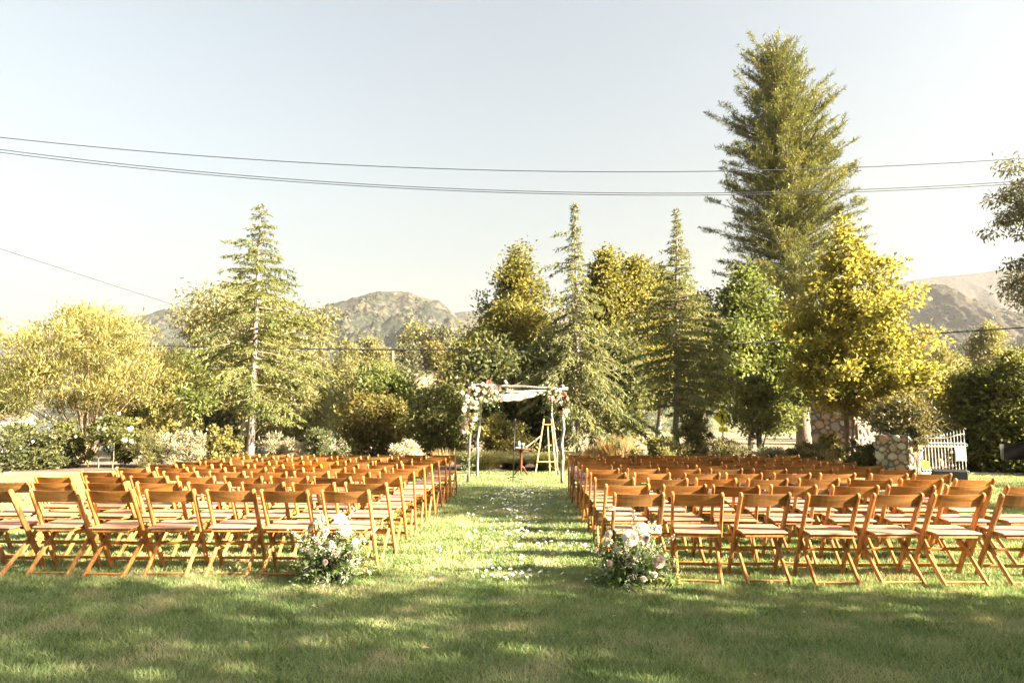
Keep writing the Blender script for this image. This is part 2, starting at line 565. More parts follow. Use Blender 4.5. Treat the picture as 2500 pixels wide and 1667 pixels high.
def broadleaf(name, label, d, u, prof, mat, n=9000, L=.16, W=.08, cl=None, K=None, seed=1, trunk=.12, bark='bark',
              cat='tree', group=None, stems=1, droop=.0, depth=1.0, shell=.5, up=.25, jag=.18, limbs=22, tint_bias=0.0, trunk_top=.7, lean=0.0):
    rng = np.random.default_rng(seed)
    base = base_pt(u, d)
    root = empty(name, base)
    prop(root, label, cat, group)
    pr = profile(prof, d, base)
    z = pr[:, 0]; R = np.maximum(pr[:, 2], .02)
    K = K or max(30, n // 70)
    cl = cl or float(R.max()) * .17
    zz = np.linspace(z[0], z[-1], 200)
    rr = np.interp(zz, z, R)
    w = rr ** 1.3 + .02; w /= w.sum()
    cz = rng.choice(zz, K, p=w) + rng.normal(0, cl * .3, K)
    th = rng.uniform(0, 2 * np.pi, K)
    rad = np.interp(cz, z, R) * (shell + (1 - shell) * rng.random(K)) ** .6 * (1 + rng.normal(0, jag, K))
    lob = np.array([mnoise.noise(Vector((math.cos(a) * 1.6 + seed * 3.7, math.sin(a) * 1.6, q / max(R.max(), .3) * 1.8))) for a, q in zip(th, cz)])
    rad = np.maximum(rad * (1 + .55 * lob) - cl * .5, 0)
    cx = np.interp(cz, z, pr[:, 1]) + rad * np.cos(th)
    cyy = rad * np.sin(th) * depth
    C = np.stack([cx, cyy, cz], 1)
    ci = rng.integers(0, K, n)
    csz = cl * rng.uniform(.6, 1.3, K)
    off = rng.normal(0, 1, (n, 3)) * csz[ci][:, None] * np.array([.62, .62, .45])
    Pt = C[ci] + off
    Pt[:, 2] = np.maximum(Pt[:, 2], .02)
    Dr = unit(off + 1e-6) * .8 + rng.normal(0, .6, (n, 3)) + np.array([0, 0, up - droop])
    Nn = rng.normal(0, .7, (n, 3)) + np.array([0, 0, 1.0])
    ctint = rng.random(K)
    tint = np.clip(.55 * ctint[ci] + .45 * rng.random(n) + tint_bias, 0, 1)
    o = leaves('crown' if cat == 'tree' else 'foliage', Pt, Dr, Nn, L * rng.uniform(.7, 1.25, n), W * rng.uniform(.7, 1.25, n), mat, root, tint)
    # wood
    if stems == 1:
        zt = z[-1] * trunk_top
        xo = np.interp(zt, z, pr[:, 1])
        ts = np.linspace(0, 1, 9)
        wob = rng.normal(0, trunk * .4, (9, 2)); wob[0] = 0
        path = [Vector((xo * t ** 1.3 + wob[i, 0] + lean * (1 - t) * 0, wob[i, 1], zt * t)) for i, t in enumerate(ts)]
        path[0].z = -.15
        b = MB(); b.tube(path, [trunk * (1.25 if i == 0 else 1) * (1 - .75 * t) for i, t in enumerate(ts)], 9)
        for k in rng.choice(K, min(limbs, K), replace=False):
            t = min(.98, max(.25, (C[k, 2] - .35 * math.hypot(C[k, 0] - xo, C[k, 1])) / zt))
            i = int(t * 8); f = t * 8 - i
            p0 = path[i].lerp(path[min(8, i + 1)], f)
            p3 = Vector(C[k]); mid = p0.lerp(p3, .5) + Vector((0, 0, -.06 * (p3 - p0).length))
            r0 = trunk * (1 - .75 * t) * .5
            b.tube([p0, mid, p3], [r0, r0 * .6, r0 * .2], 5, False)
        b.build('trunk', M[bark], root, True)
    else:
        for s_ in range(stems):
            k = rng.integers(0, K)
            p3 = Vector(C[k]); a = rng.uniform(0, 6.28); p0 = Vector((math.cos(a), math.sin(a), 0)) * trunk * rng.uniform(.5, 3.5)
            p0.z = -.05
            mid = p0.lerp(p3, .45) + Vector((0, 0, .12 * p3.z))
            b = MB(); b.tube([p0, mid, p3], [trunk * .55, trunk * .4, trunk * .12], 6, False)
            b.build('stem', M[bark], root, True)
    return root

def conifer(name, label, d, u, tip, prof, mat, seed, zlow_v, step=.2, nb=5, slope=(-.1, .5), droop=.14, spray=(.15, .035), sp_gap=.05, bl_gap=.1,
            bl=.42, trunk=.14, bark='bark_grey', spray_up=-.25, group=None, fork=None, var=(.72, 1.08), bl_up=0.0, cat='tree', extra=(), spread=.5, irr=.5):
    rng = np.random.default_rng(seed)
    base = base_pt(u, d)
    root = empty(name, base); prop(root, label, cat, group)
    pr = profile([(v, a, b) for v, a, b in prof], d, base)
    T = at(tip[0], tip[1], d) - base
    ztop = T.z
    z0 = at(u, zlow_v, d).z - base.z
    def tx(z):
        return T.x * (z / ztop) ** 1.2
    ws = MB(); wb = MB()
    ts = np.linspace(0, 1, 14)
    path = [Vector((tx(max(0, t * ztop)) + (rng.normal(0, .012 * ztop * .1) if 0 < i < 13 else 0), 0, t * ztop)) for i, t in enumerate(ts)]
    path[0].z = -.2
    ws.tube(path, [trunk * (1.15 if i == 0 else 1) * (1 - t) ** .85 + .008 for i, t in enumerate(ts)], 10)
    AP, AD, AT = [], [], []
    # branch list
    br = []
    z = z0
    while z < ztop - .05:
        h = (z - z0) / (ztop - z0)
        a0 = rng.uniform(0, 6.28)
        for k in range(nb):
            br.append((z + rng.uniform(-.5, .5) * step, a0 + 6.283 * k / nb + rng.normal(0, .25), h, None))
        z += step * rng.uniform(.75, 1.25) * (1.0 - .45 * h)
    for e in extra:   # (z pixel v, azimuth, reach px)
        zz = at(u, e[0], d).z - base.z
        br.append((zz, e[1], (zz - z0) / (ztop - z0), e[2] / FPX * d))
    for zb, az, h, fixed in br:
        h = min(max(h, 0), 1)
        xl = np.interp(zb, pr[:, 0], pr[:, 1] - pr[:, 2]) - tx(zb)
        xr = np.interp(zb, pr[:, 0], pr[:, 1] + pr[:, 2]) - tx(zb)
        xl = max(-xl, .05); xr = max(xr, .05)
        ca = math.cos(az)
        Lb = (.5 * (xl + xr) + .5 * (xr - xl) * ca) * rng.uniform(*var) if fixed is None else fixed
        Lb = max(Lb * (1 + irr * mnoise.noise(Vector((ca * 1.3 + seed, math.sin(az) * 1.3, zb * .9)))), .06) if fixed is None else Lb
        sl = slope[0] + (slope[1] - slope[0]) * h ** 1.6 + rng.normal(0, .05)
        Hd = np.array([ca, math.sin(az), 0.0]); Sd = np.array([-math.sin(az), ca, 0.0])
        o = np.array([tx(zb), 0, zb])
        curve = rng.normal(0, .12)
        def pos(t):
            t = np.asarray(t)[..., None]
            return o + Hd * Lb * t + Sd * curve * Lb * t ** 2 + np.array([0, 0, 1.0]) * (sl * Lb * t - droop * Lb * t ** 2)
        pp = pos(np.linspace(0, 1, 5))
        r0 = min(trunk * .4, .012 + .011 * Lb)
        wb.tube([Vector(p) for p in pp], [r0, r0 * .8, r0 * .55, r0 * .35, r0 * .12], 4, False)
        nbl = max(2, int(Lb / bl_gap))
        t = rng.uniform(.12, 1.0, nbl) if Lb > .3 else rng.uniform(0.05, 1, nbl)
        side = rng.choice([-1, 1], nbl)
        ang = rng.normal(.95, .18, nbl) * (1 - .5 * t)
        bd = Hd * np.cos(ang)[:, None] + Sd * (np.sin(ang) * side)[:, None] + np.array([0, 0, 1]) * (sl - 2 * droop * t + bl_up)[:, None]
        bd = unit(bd)
        ll = (bl * Lb * (1 - .75 * t) + .06 * min(1, Lb)) * rng.uniform(.5, 1.1, nbl)
        ll = np.minimum(ll, 1.6)
        p0 = pos(t)
        m = max(2, int(round(float(ll.mean()) / sp_gap)))
        s = rng.uniform(0, 1, (nbl, m))
        Pp = p0[:, None, :] + bd[:, None, :] * (ll[:, None] * s)[..., None]
        Pp[..., 2] -= .22 * ll[:, None] * s ** 2
        Dd = np.repeat(bd[:, None, :], m, 1) + rng.normal(0, spread, (nbl, m, 3)) + np.array([0, 0, spray_up])
        AP.append(Pp.reshape(-1, 3)); AD.append(Dd.reshape(-1, 3))
        AT.append(np.clip(rng.normal(.5, .18) + rng.normal(0, .2, nbl * m), 0, 1))
        # sprays along the main branch itself
        k2 = max(3, int(Lb / sp_gap * 1.2))
        t2 = rng.uniform(.1, 1, k2)
        AP.append(pos(t2)); AD.append(np.tile(Hd, (k2, 1)) + rng.normal(0, .7, (k2, 3)) + np.array([0, 0, spray_up * .5]))
        AT.append(np.clip(rng.normal(.5, .25, k2), 0, 1))
    P_ = np.concatenate(AP); D_ = np.concatenate(AD); T_ = np.concatenate(AT)
    n = len(P_)
    leaves('crown', P_, D_, rng.normal(0, .5, (n, 3)) + np.array([0, 0, 1.0]), spray[0] * rng.uniform(.6, 1.3, n), spray[1] * rng.uniform(.6, 1.3, n), mat, root, T_)
    ws.build('trunk', M[bark], root, True)
    wb.build('branches', M['bark'], root, True)['kind'] = 'stuff'
    return root, n

def grass_clump(name, label, d, u, w_px, h_px, mat, n=500, seed=1, bend=.5, wid=.012, cat='grass', group=None, depth=None, spread=.55):
    """tuft of arching blades"""
    rng = np.random.default_rng(seed)
    base = base_pt(u, d)
    root = None
    w = w_px / FPX * d; h = h_px / FPX * d
    r = np.sqrt(rng.random(n)) * w * .5 * (1 - spread)
    a = rng.uniform(0, 6.28, n)
    B = np.stack([r * np.cos(a), r * np.sin(a) * (depth or 1), np.zeros(n)], 1)
    out = np.stack([np.cos(a), np.sin(a), np.zeros(n)], 1) + rng.normal(0, .5, (n, 3)) * np.array([1, 1, 0])
    hh = h * rng.uniform(.55, 1.05, n)
    reach = w * .5 * spread * rng.uniform(.3, 1.3, n)
    sd = unit(np.cross(out, np.array([0, 0, 1.0]))) * (wid * rng.uniform(.6, 1.3, n))[:, None]
    ks = np.array([0, .45, .8, 1.0]); wk = [1, .85, .5, .05]
    rows = []
    for k, q in zip(ks, wk):
        c = B + out * (reach * k ** 1.8)[:, None]
        c[:, 2] += hh * (k - bend * .5 * k ** 3)
        rows += [c - sd * q * .5, c + sd * q * .5]
    V = np.stack(rows, 1).reshape(-1, 3)
    i = np.arange(n)[:, None] * 8
    Q = np.concatenate([i + np.array([[0, 1, 3, 2]]), i + np.array([[2, 3, 5, 4]]), i + np.array([[4, 5, 7, 6]])], 0)
    tint = np.tile(rng.random(n), 3)
    o = link(name, np_mesh(name, V, quads=Q, tint=tint), None, mat, loc=base)
    return prop(o, label, cat, group)

# ------------------------------------------------------------------ planting
LM = {
 'cedar': mat_leaf('cedar_needles', (.05, .07, .022), (.15, .145, .045), .3),
 'cedar_blue': mat_leaf('cedar_needles_blue', (.07, .085, .035), (.17, .165, .07), .3),
 'pine': mat_leaf('pine_needles', (.045, .062, .022), (.15, .14, .04), .3),
 'gold': mat_leaf('golden_leaf', (.062, .07, .022), (.18, .155, .045), .5),
 'sycamore': mat_leaf('sycamore_leaf', (.075, .085, .025), (.245, .205, .055), .6),
 'goldgreen': mat_leaf('gold_green_leaf', (.06, .066, .022), (.18, .158, .042), .45),
 'willow': mat_leaf('willow_leaf', (.10, .105, .04), (.25, .21, .075), .45),
 'euc': mat_leaf('eucalyptus_leaf', (.085, .09, .04), (.20, .18, .075), .4),
 'eucdark': mat_leaf('eucalyptus_leaf_dark', (.05, .055, .035), (.12, .115, .065), .35),
 'green': mat_leaf('green_leaf', (.05, .07, .022), (.15, .16, .05), .45),
 'dark': mat_leaf('dark_leaf', (.04, .052, .024), (.11, .11, .048), .4),
 'mid': mat_leaf('shrub_leaf', (.05, .062, .024), (.15, .145, .05), .45),
 'rust': mat_leaf('rust_leaf', (.06, .068, .022), (.165, .125, .04), .45),
 'silver': mat_leaf('silver_leaf', (.2, .19, .12), (.42, .38, .26), .3),
 'blossom': mat_leaf('cream_blossom', (.4, .35, .24), (.66, .58, .44), .3),
 'straw': mat_leaf('straw_grass', (.28, .2, .1), (.52, .38, .2), .35),
 'sedge': mat_leaf('sedge', (.045, .05, .02), (.13, .115, .045), .3),
 'juniper': mat_leaf('juniper', (.045, .05, .025), (.16, .13, .06), .3),
}
# big trees
conifer('cedar_tree', 'tall deodar cedar behind the left block of chairs with pale bare lower trunk', 24.5, 612, (637, 488),
        [(488, 632, 642), (540, 612, 662), (585, 585, 690), (620, 540, 712), (650, 545, 735), (700, 560, 740), (730, 540, 762), (790, 480, 775), (850, 455, 790), (900, 450, 800), (950, 500, 802), (1000, 560, 770)],
        LM['cedar'], 11, 1003, step=.30, nb=4, slope=(-.08, .12), droop=.15, spray=(.14, .034), bl_gap=.065, sp_gap=.038, bl=.34, trunk=.14, bark='bark_grey', spray_up=-.4,
        var=(.5, 1.15))
conifer('cedar_tree', 'slim cedar with drooping branches rising just behind the flowered canopy', 23.5, 1412, (1402, 490),
        [(490, 1398, 1406), (540, 1394, 1413), (580, 1388, 1420), (640, 1378, 1434), (700, 1364, 1458), (740, 1348, 1474), (780, 1330, 1490), (840, 1290, 1530), (900, 1275, 1560), (960, 1300, 1590), (1010, 1340, 1570), (1040, 1370, 1530)],
        LM['cedar_blue'], 12, 1032, step=.21, nb=5, slope=(-.22, .1), droop=.22, spray=(.15, .038), bl_gap=.075, sp_gap=.04, bl=.36, trunk=.10, bark='bark_grey', spray_up=-.5,
        var=(.6, 1.12), extra=[(566, 3.3, 55), (600, 3.05, 50), (640, 3.2, 82), (650, 2.9, 60), (880, 3.2, 190), (910, 3.0, 150), (960, .1, 200)])
conifer('cedar_tree', 'cedar with thin spire top behind the right block, left of the tall pine', 26.0, 1650, (1652, 505),
        [(505, 1648, 1656), (560, 1641, 1664), (600, 1632, 1676), (640, 1622, 1688), (680, 1600, 1704), (740, 1560, 1745), (800, 1540, 1760), (860, 1545, 1770), (920, 1560, 1790), (970, 1580, 1775), (1005, 1610, 1740)],
        LM['cedar_blue'], 13, 1005, step=.21, nb=5, slope=(-.02, .2), droop=.14, spray=(.16, .038), bl_gap=.075, sp_gap=.042, bl=.36, trunk=.125, bark='bark_grey', spray_up=-.3,
        var=(.6, 1.1), extra=[(650, 3.1, 75), (615, 3.2, 38), (770, 3.15, 125), (860, .1, 170)])
conifer('pine_tree', 'very tall pine with dark trunk towering over the stone gateposts', 41.0, 1962, (1893, 132),
        [(82, 1868, 1915), (130, 1842, 1930), (200, 1820, 1945), (260, 1808, 1990), (330, 1792, 2025), (400, 1775, 2070), (470, 1772, 2090), (540, 1775, 2105), (610, 1770, 2085), (670, 1772, 2050), (740, 1790, 2030), (800, 1800, 2020), (860, 1830, 2010), (900, 1870, 1990)],
        LM['pine'], 14, 890, step=.31, nb=9, slope=(.3, 1.15), droop=.06, spray=(.27, .038), bl_gap=.14, sp_gap=.058, bl=.48, trunk=.42, bark='bark', spray_up=.25,
        var=(.5, 1.12), bl_up=.35, extra=[(450, .3, 165), (370, .5, 100), (640, .1, 190), (640, 3.0, 150), (690, 3.1, 160)], spread=.95, irr=.5)
broadleaf('sycamore_tree', 'golden yellow sycamore with slender twin trunk in front of the pine', 22.8, 2062,
          [(548, 2050, 2075), (600, 2020, 2105), (660, 2000, 2150), (720, 1960, 2185), (790, 1935, 2215), (860, 1910, 2240), (920, 1895, 2255), (965, 1960, 2258), (1000, 2060, 2235), (1015, 2090, 2190)],
          LM['sycamore'], 30000, .145, .10, cl=.3, K=340, seed=21, trunk=.095, bark='bark', limbs=34, shell=.35, trunk_top=.85, jag=.22)
broadleaf('sapling_tree', 'thin bare trunk of a young tree right beside the golden sycamore', 23.3, 2078,
          [(800, 2050, 2120), (900, 2020, 2150), (960, 2040, 2140)], LM['gold'], 1400, .2, .14, cl=.3, seed=22, trunk=.07, bark='bark_grey', limbs=6)
broadleaf('willow_tree', 'large golden green willow clump with many stems at the far left of the lawn', 23.5, 212,
          [(752, 180, 250), (790, 120, 350), (830, 60, 405), (880, 50, 425), (930, 55, 415), (970, 80, 390), (1000, 130, 330)],
          LM['willow'], 30000, .17, .034, cl=.3, K=520, seed=31, trunk=.05, stems=44, bark='bark_tan', up=1.1, shell=.25, jag=.25, droop=.0)
# wispy shoots on top of the willow are part of its crown outline
broadleaf('eucalyptus_tree', 'broad pale eucalyptus crown spreading behind the left cedar', 46, 590,
          [(700, 540, 620), (730, 480, 700), (770, 465, 790), (830, 455, 805), (890, 470, 800), (950, 500, 790), (1000, 540, 770)],
          LM['euc'], 20000, .34, .11, cl=.75, seed=41, trunk=.3, bark='bark_pale', droop=.5, shell=.3, jag=.25)
broadleaf('poplar_tree', 'dark tree with a golden pointed top behind the flowered canopy', 38, 1262,
          [(598, 1255, 1275), (640, 1225, 1295), (680, 1205, 1312), (730, 1180, 1325), (780, 1160, 1345), (830, 1128, 1370), (890, 1125, 1390), (950, 1150, 1390), (1005, 1190, 1370)],
          LM['gold'], 34000, .2, .13, cl=.5, seed=42, trunk=.2, bark='bark', shell=.35, jag=.2)
for i, (u, prof, lab, d_, ml) in enumerate([
    (1478, [(620, 1462, 1496), (655, 1442, 1514), (720, 1435, 1525), (800, 1430, 1540), (880, 1430, 1550), (950, 1450, 1540)], 'gold topped tree between the slim cedar and the spire cedar', 33, 'gold'),
    (1548, [(635, 1530, 1568), (670, 1506, 1592), (740, 1495, 1610), (820, 1480, 1630), (900, 1480, 1640), (980, 1500, 1620)], 'gold topped tree just left of the spire cedar trunk line', 33.6, 'gold'),
    (1605, [(665, 1590, 1618), (700, 1570, 1650), (760, 1560, 1680), (850, 1555, 1690), (950, 1570, 1680)], 'rusty gold tree crown hidden behind the spire cedar', 35, 'gold'),
    (1715, [(720, 1700, 1730), (760, 1670, 1750), (830, 1650, 1780), (920, 1640, 1790), (990, 1670, 1780)], 'olive tree crown behind the crossing sign', 44, 'mid')]):
    broadleaf('poplar_tree', lab, d_, u, prof, LM[ml], 17000, .19, .12, cl=.4, seed=50 + i, trunk=.18, bark='bark_grey')
broadleaf('maple_tree', 'fresh green maple left of the tall pine trunk', 36, 1835,
          [(665, 1800, 1840), (720, 1765, 1880), (790, 1760, 1930), (860, 1755, 1970), (930, 1760, 1990), (1000, 1780, 1980), (1045, 1830, 1950)],
          LM['green'], 26000, .2, .15, cl=.5, seed=61, trunk=.17, bark='bark', shell=.3)
broadleaf('small_tree', 'dark glossy small tree with splayed stems in front of the maple', 23.5, 1850,
          [(915, 1830, 1870), (950, 1800, 1905), (990, 1790, 1915), (1030, 1800, 1900), (1060, 1820, 1885)],
          LM['mid'], 3800, .13, .075, cl=.17, seed=62, trunk=.05, stems=8, bark='bark_grey', shell=.05, jag=.4)
# far right eucalyptus hanging into the picture
broadleaf('eucalyptus_tree', 'tall eucalyptus reaching in from the right edge with hanging dark foliage', 33, 2640,
          [(400, 2470, 2690), (440, 2440, 2750), (500, 2450, 2770), (550, 2490, 2770), (590, 2590, 2700), (640, 2475, 2790), (690, 2468, 2790), (735, 2530, 2750), (800, 2590, 2700)],
          LM['eucdark'], 26000, .24, .085, cl=.42, seed=71, trunk=.28, bark='bark_pale', droop=.7, shell=.15, jag=.1, trunk_top=.95)
# clipped dark shrub mass on the right edge
for i, (u, prof, lab) in enumerate([
    (2395, [(900, 2360, 2430), (940, 2335, 2450), (1000, 2325, 2465), (1080, 2330, 2465), (1150, 2340, 2460)], 'big dark leafy shrub right of the white gate'),
    (2490, [(870, 2440, 2560), (930, 2420, 2600), (1010, 2415, 2610), (1090, 2420, 2600), (1152, 2430, 2590)], 'big dark leafy shrub at the right edge of the lawn')]):
    broadleaf('large_shrub', lab, 19.9 - i * .6, u, prof, LM['mid'], 11000, .13, .085, cl=.26, seed=80 + i, trunk=.06, stems=9, cat='shrub', group='dark shrubs by the gate', shell=.45)
# pale trees on the slope at the right
for i, (u, d_, prof, mt, lab) in enumerate([
    (2262, 75, [(835, 2235, 2285), (870, 2215, 2330), (920, 2210, 2350), (980, 2215, 2350), (1030, 2230, 2330)], 'euc', 'pale olive tree above the rear stone pillar'),
    (2330, 85, [(880, 2310, 2345), (920, 2300, 2372), (980, 2300, 2380)], 'euc', 'narrow pale tree left of the forked white trunk'),
    (2418, 90, [(805, 2395, 2430), (840, 2372, 2445), (880, 2368, 2450), (910, 2380, 2440)], 'euc', 'forked pale trunk tree on the right slope'),
    (2480, 70, [(870, 2450, 2520), (900, 2440, 2560), (950, 2430, 2580), (1010, 2440, 2560)], 'mid', 'low spreading tree at the right edge above the shrubs')]):
    broadleaf('slope_tree', lab, d_, u, prof, LM[mt], 7000, .42, .2, cl=.8, seed=90 + i, trunk=.2, bark='bark_pale', group='trees on the right slope')
# pale eucalypts left of the canopy
for i, (u, d_, prof, mt, lab) in enumerate([
    (845, 58, [(838, 832, 858), (870, 815, 875), (910, 812, 885), (960, 800, 890), (1030, 800, 900)], 'euc', 'thin pale eucalyptus with white trunk left of the utility pole'),
    (905, 62, [(830, 892, 925), (860, 880, 942), (900, 868, 950), (950, 860, 960)], 'euc', 'pale eucalyptus directly beside the utility pole'),
    (1142, 44, [(842, 1120, 1160), (880, 1090, 1172), (930, 1075, 1170), (975, 1085, 1165), (1000, 1100, 1150)], 'euc', 'weeping pale eucalyptus left of the canopy flowers'),
    (720, 42, [(900, 690, 780), (950, 640, 800), (1010, 620, 810), (1060, 640, 800)], 'euc', 'hazy weeping tree right of the left cedar trunk'),
    (445, 40, [(870, 420, 470), (910, 395, 500), (960, 385, 510), (1010, 400, 500)], 'green', 'light green tree between the willow and the left cedar'),
    (20, 60, [(905, 0, 45), (940, -30, 70), (980, -40, 80), (1010, -40, 70)], 'mid', 'olive tree standing behind the willow at the left edge')]):
    broadleaf('eucalyptus_tree' if mt == 'euc' else 'round_tree', lab, d_, u, prof, LM[mt], 8000, .32, .1, cl=.5, seed=100 + i, trunk=.13, bark='bark_pale', droop=.6 if mt == 'euc' else .1)
broadleaf('round_tree', 'rounded bright green tree below the utility pole', 36, 930,
          [(905, 910, 960), (930, 870, 1000), (970, 862, 1018), (1010, 870, 1010), (1040, 880, 1000)], LM['green'], 11000, .22, .12, cl=.4, seed=111, trunk=.14)
broadleaf('round_tree', 'rust and green shrubby tree in front of the bright green tree', 29, 900,
          [(972, 860, 960), (1000, 840, 985), (1040, 835, 1000), (1080, 840, 990), (1105, 850, 980)], LM['rust'], 11000, .17, .09, cl=.32, seed=112, trunk=.07, stems=7)
broadleaf('dark_tree', 'dark leafy tree left of the flowered canopy post', 26.5, 1070,
          [(955, 1035, 1130), (985, 1005, 1150), (1030, 990, 1155), (1075, 1000, 1150), (1110, 1010, 1145)], LM['mid'], 13000, .15, .09, cl=.3, seed=113, trunk=.06, stems=9)
# dark trees behind; the dark leaf colour stands in for shade
for i, (u, d_, prof, lab) in enumerate([
    (520, 52, [(930, 470, 560), (970, 450, 600), (1040, 450, 610), (1085, 460, 600)], 'shaded dark tree low behind the left cedar trunk, left side'),
    (680, 54, [(925, 630, 740), (970, 600, 790), (1040, 600, 800), (1085, 610, 790)], 'shaded dark tree low behind the left cedar trunk, right side'),
    (1200, 33, [(850, 1165, 1240), (890, 1135, 1280), (930, 1130, 1290), (1000, 1130, 1290), (1075, 1140, 1280)], 'added dark leaved tree standing in for shade behind the canopy, left half'),
    (1325, 34, [(850, 1290, 1360), (890, 1270, 1400), (930, 1265, 1405), (1000, 1270, 1410), (1075, 1280, 1400)], 'added dark leaved tree standing in for shade behind the canopy, right half'),
    (1490, 30.5, [(830, 1455, 1530), (850, 1440, 1560), (920, 1430, 1570), (1000, 1430, 1570), (1060, 1440, 1560)], 'added dark leaved tree standing in for shade behind the straw grasses'),
    (320, 55, [(930, 270, 380), (980, 250, 420), (1050, 250, 420)], 'dark tree behind the willow stems')]):
    broadleaf('dark_tree', lab, d_, u, prof, LM['dark'], 10000, .24, .14, cl=.55, seed=120 + i, trunk=.2, group='shaded trees beyond the garden')
# hillside trees
hs = np.random.default_rng(5)
hnames = ['round pale oak at the left end of the near hill crest', 'dark oak beside the pale oak on the hill crest', 'grey green tree in the hillside gully', 'olive tree halfway up the near hill',
          'dark tree left of the hilltop house', 'pale bush tree below the hilltop house', 'low dark tree on the lower hillside', 'tan tree on the hillside above the rust shrub tree', 'dark tree peeping over the hill right of the house', 'small tree on the hill skyline behind the slim cedar']
for i, (u, v, r, mt) in enumerate([(1015, 838, 38, 'euc'), (1075, 842, 34, 'eucdark'), (990, 885, 36, 'eucdark'), (1060, 880, 32, 'rust'), (1300, 778, 22, 'mid'), (1325, 800, 18, 'euc'), (955, 925, 30, 'eucdark'), (920, 905, 28, 'euc'), (1400, 785, 20, 'eucdark'), (1440, 800, 24, 'mid')]):
    d_ = 232 - (v - 790) * .75
    broadleaf('hillside_tree', hnames[i], d_, u, [(v - r, u - r * .5, u + r * .5), (v - r * .3, u - r, u + r), (v + r * .4, u - r, u + r), (v + r * .8, u - r * .5, u + r * .5)], LM[mt], 2600, .95, .55, cl=1.6, seed=140 + i, trunk=.4, limbs=8, group='trees on the near hillside')

# shrubs of the border
SH = [
 # u, d, prof, mat, n, L, W, label
 (60, 20.6, [(1035, 20, 110), (1070, -15, 150), (1110, -20, 160), (1140, -15, 150)], 'dark', 6000, .10, .06, 'dark green rose bush at the left end of the border'),
 (150, 21.2, [(1035, 120, 190), (1065, 100, 205), (1105, 100, 205), (1138, 105, 200)], 'mid', 5000, .10, .06, 'dark green rose bush below the willow stems'),
 (20, 23.0, [(1040, -20, 80), (1075, -30, 100), (1110, -30, 100)], 'silver', 3000, .12, .03, 'pale dry shrub behind the leftmost rose bush'),
 (300, 21.8, [(1050, 280, 320), (1075, 262, 335), (1100, 262, 340), (1125, 275, 330)], 'green', 3000, .10, .06, 'leafy green bush below the white rose standards'),
 (355, 21.4, [(1055, 335, 380), (1085, 320, 400), (1120, 320, 400), (1140, 325, 395)], 'sedge', 4500, .16, .018, 'dark upright rosemary bush in the border'),
 (395, 24.0, [(970, 375, 425), (1010, 355, 450), (1050, 350, 455), (1080, 365, 440)], 'willow', 3800, .14, .06, 'yellow green shrub right of the willow'),
 (450, 22.0, [(1060, 420, 480), (1090, 400, 500), (1120, 400, 505), (1140, 410, 500)], 'silver', 4200, .14, .03, 'silvery lavender bush behind the far left chairs'),
 (530, 23.0, [(1045, 510, 550), (1070, 490, 565), (1100, 490, 570), (1130, 500, 560)], 'willow', 3200, .13, .07, 'sunlit yellow shrub left of the left cedar trunk'),
 (585, 24.5, [(1070, 560, 605), (1095, 545, 610), (1125, 550, 605)], 'euc', 2200, .12, .06, 'small sunlit shrub at the foot of the left cedar'),
 (670, 23.0, [(1070, 640, 700), (1095, 630, 720), (1125, 630, 720)], 'silver', 2600, .13, .03, 'low silver shrub right of the left cedar trunk'),
 (725, 22.6, [(1085, 700, 745), (1105, 690, 755), (1130, 695, 750)], 'blossom', 2400, .12, .03, 'cream flowering low bush left of the dark round shrub'),
 (785, 22.4, [(1055, 765, 805), (1080, 740, 830), (1110, 735, 835), (1135, 745, 825)], 'dark', 4200, .09, .055, 'dark rounded shrub behind the middle of the left chairs'),
 (998, 21.6, [(1082, 985, 1015), (1098, 955, 1035), (1115, 950, 1045), (1135, 960, 1035)], 'blossom', 3600, .13, .028, 'rounded cream feathery bush behind the aisle end of the left chairs'),
 (1215, 24.0, [(1022, 1190, 1250), (1050, 1172, 1285), (1080, 1168, 1298), (1110, 1175, 1290)], 'willow', 4200, .16, .06, 'bright yellow green bush behind the pedestal table'),
 (1610, 22.8, [(1075, 1580, 1640), (1100, 1560, 1665), (1125, 1565, 1660)], 'euc', 3000, .12, .05, 'sunlit straw green shrub left of the spire cedar trunk'),
 (1690, 25.0, [(1010, 1670, 1710), (1050, 1655, 1735), (1090, 1655, 1740), (1120, 1660, 1730)], 'euc', 4200, .14, .07, 'tall sunlit shrub right of the spire cedar trunk'),
 (1770, 22.2, [(1080, 1740, 1800), (1100, 1715, 1825), (1125, 1720, 1820)], 'juniper', 4200, .12, .03, 'grey mounded shrub under the crossing sign'),
 (1880, 22.0, [(1095, 1860, 1900), (1112, 1835, 1925), (1130, 1840, 1920)], 'silver', 2600, .12, .03, 'low straw coloured shrub in front of the pale boulder'),
 (1975, 21.2, [(1085, 1945, 2005), (1105, 1920, 2030), (1135, 1920, 2035)], 'juniper', 4400, .11, .035, 'grey green mounded shrub left of the sycamore trunk'),
 (2020, 22.4, [(1065, 2010, 2045), (1085, 2000, 2055), (1105, 2002, 2050), (1115, 2005, 2048)], 'willow', 1800, .15, .08, 'yellow green leafy shrub in front of the tall stone pillar'),
 (2236, 18.75, [(1040, 2222, 2250), (1065, 2212, 2262), (1085, 2216, 2256), (1100, 2222, 2248)], 'juniper', 2200, .1, .03, 'sunlit creeper hanging between the gate pillar and the white gate'),
 (2110, 20.4, [(1085, 2080, 2140), (1110, 2060, 2165), (1150, 2062, 2165)], 'sedge', 4600, .12, .035, 'dark grey green shrub left of the gate pillar'),
]
for i, (u, d_, prof, mt, n, L_, W_, lab) in enumerate(SH):
    broadleaf('garden_shrub', lab, d_, u, prof, LM[mt], n, L_, W_, seed=200 + i, trunk=.03, stems=5, cat='shrub', group='shrubs in the border behind the lawn', shell=.3, bark='bark', up=.6, jag=.28)
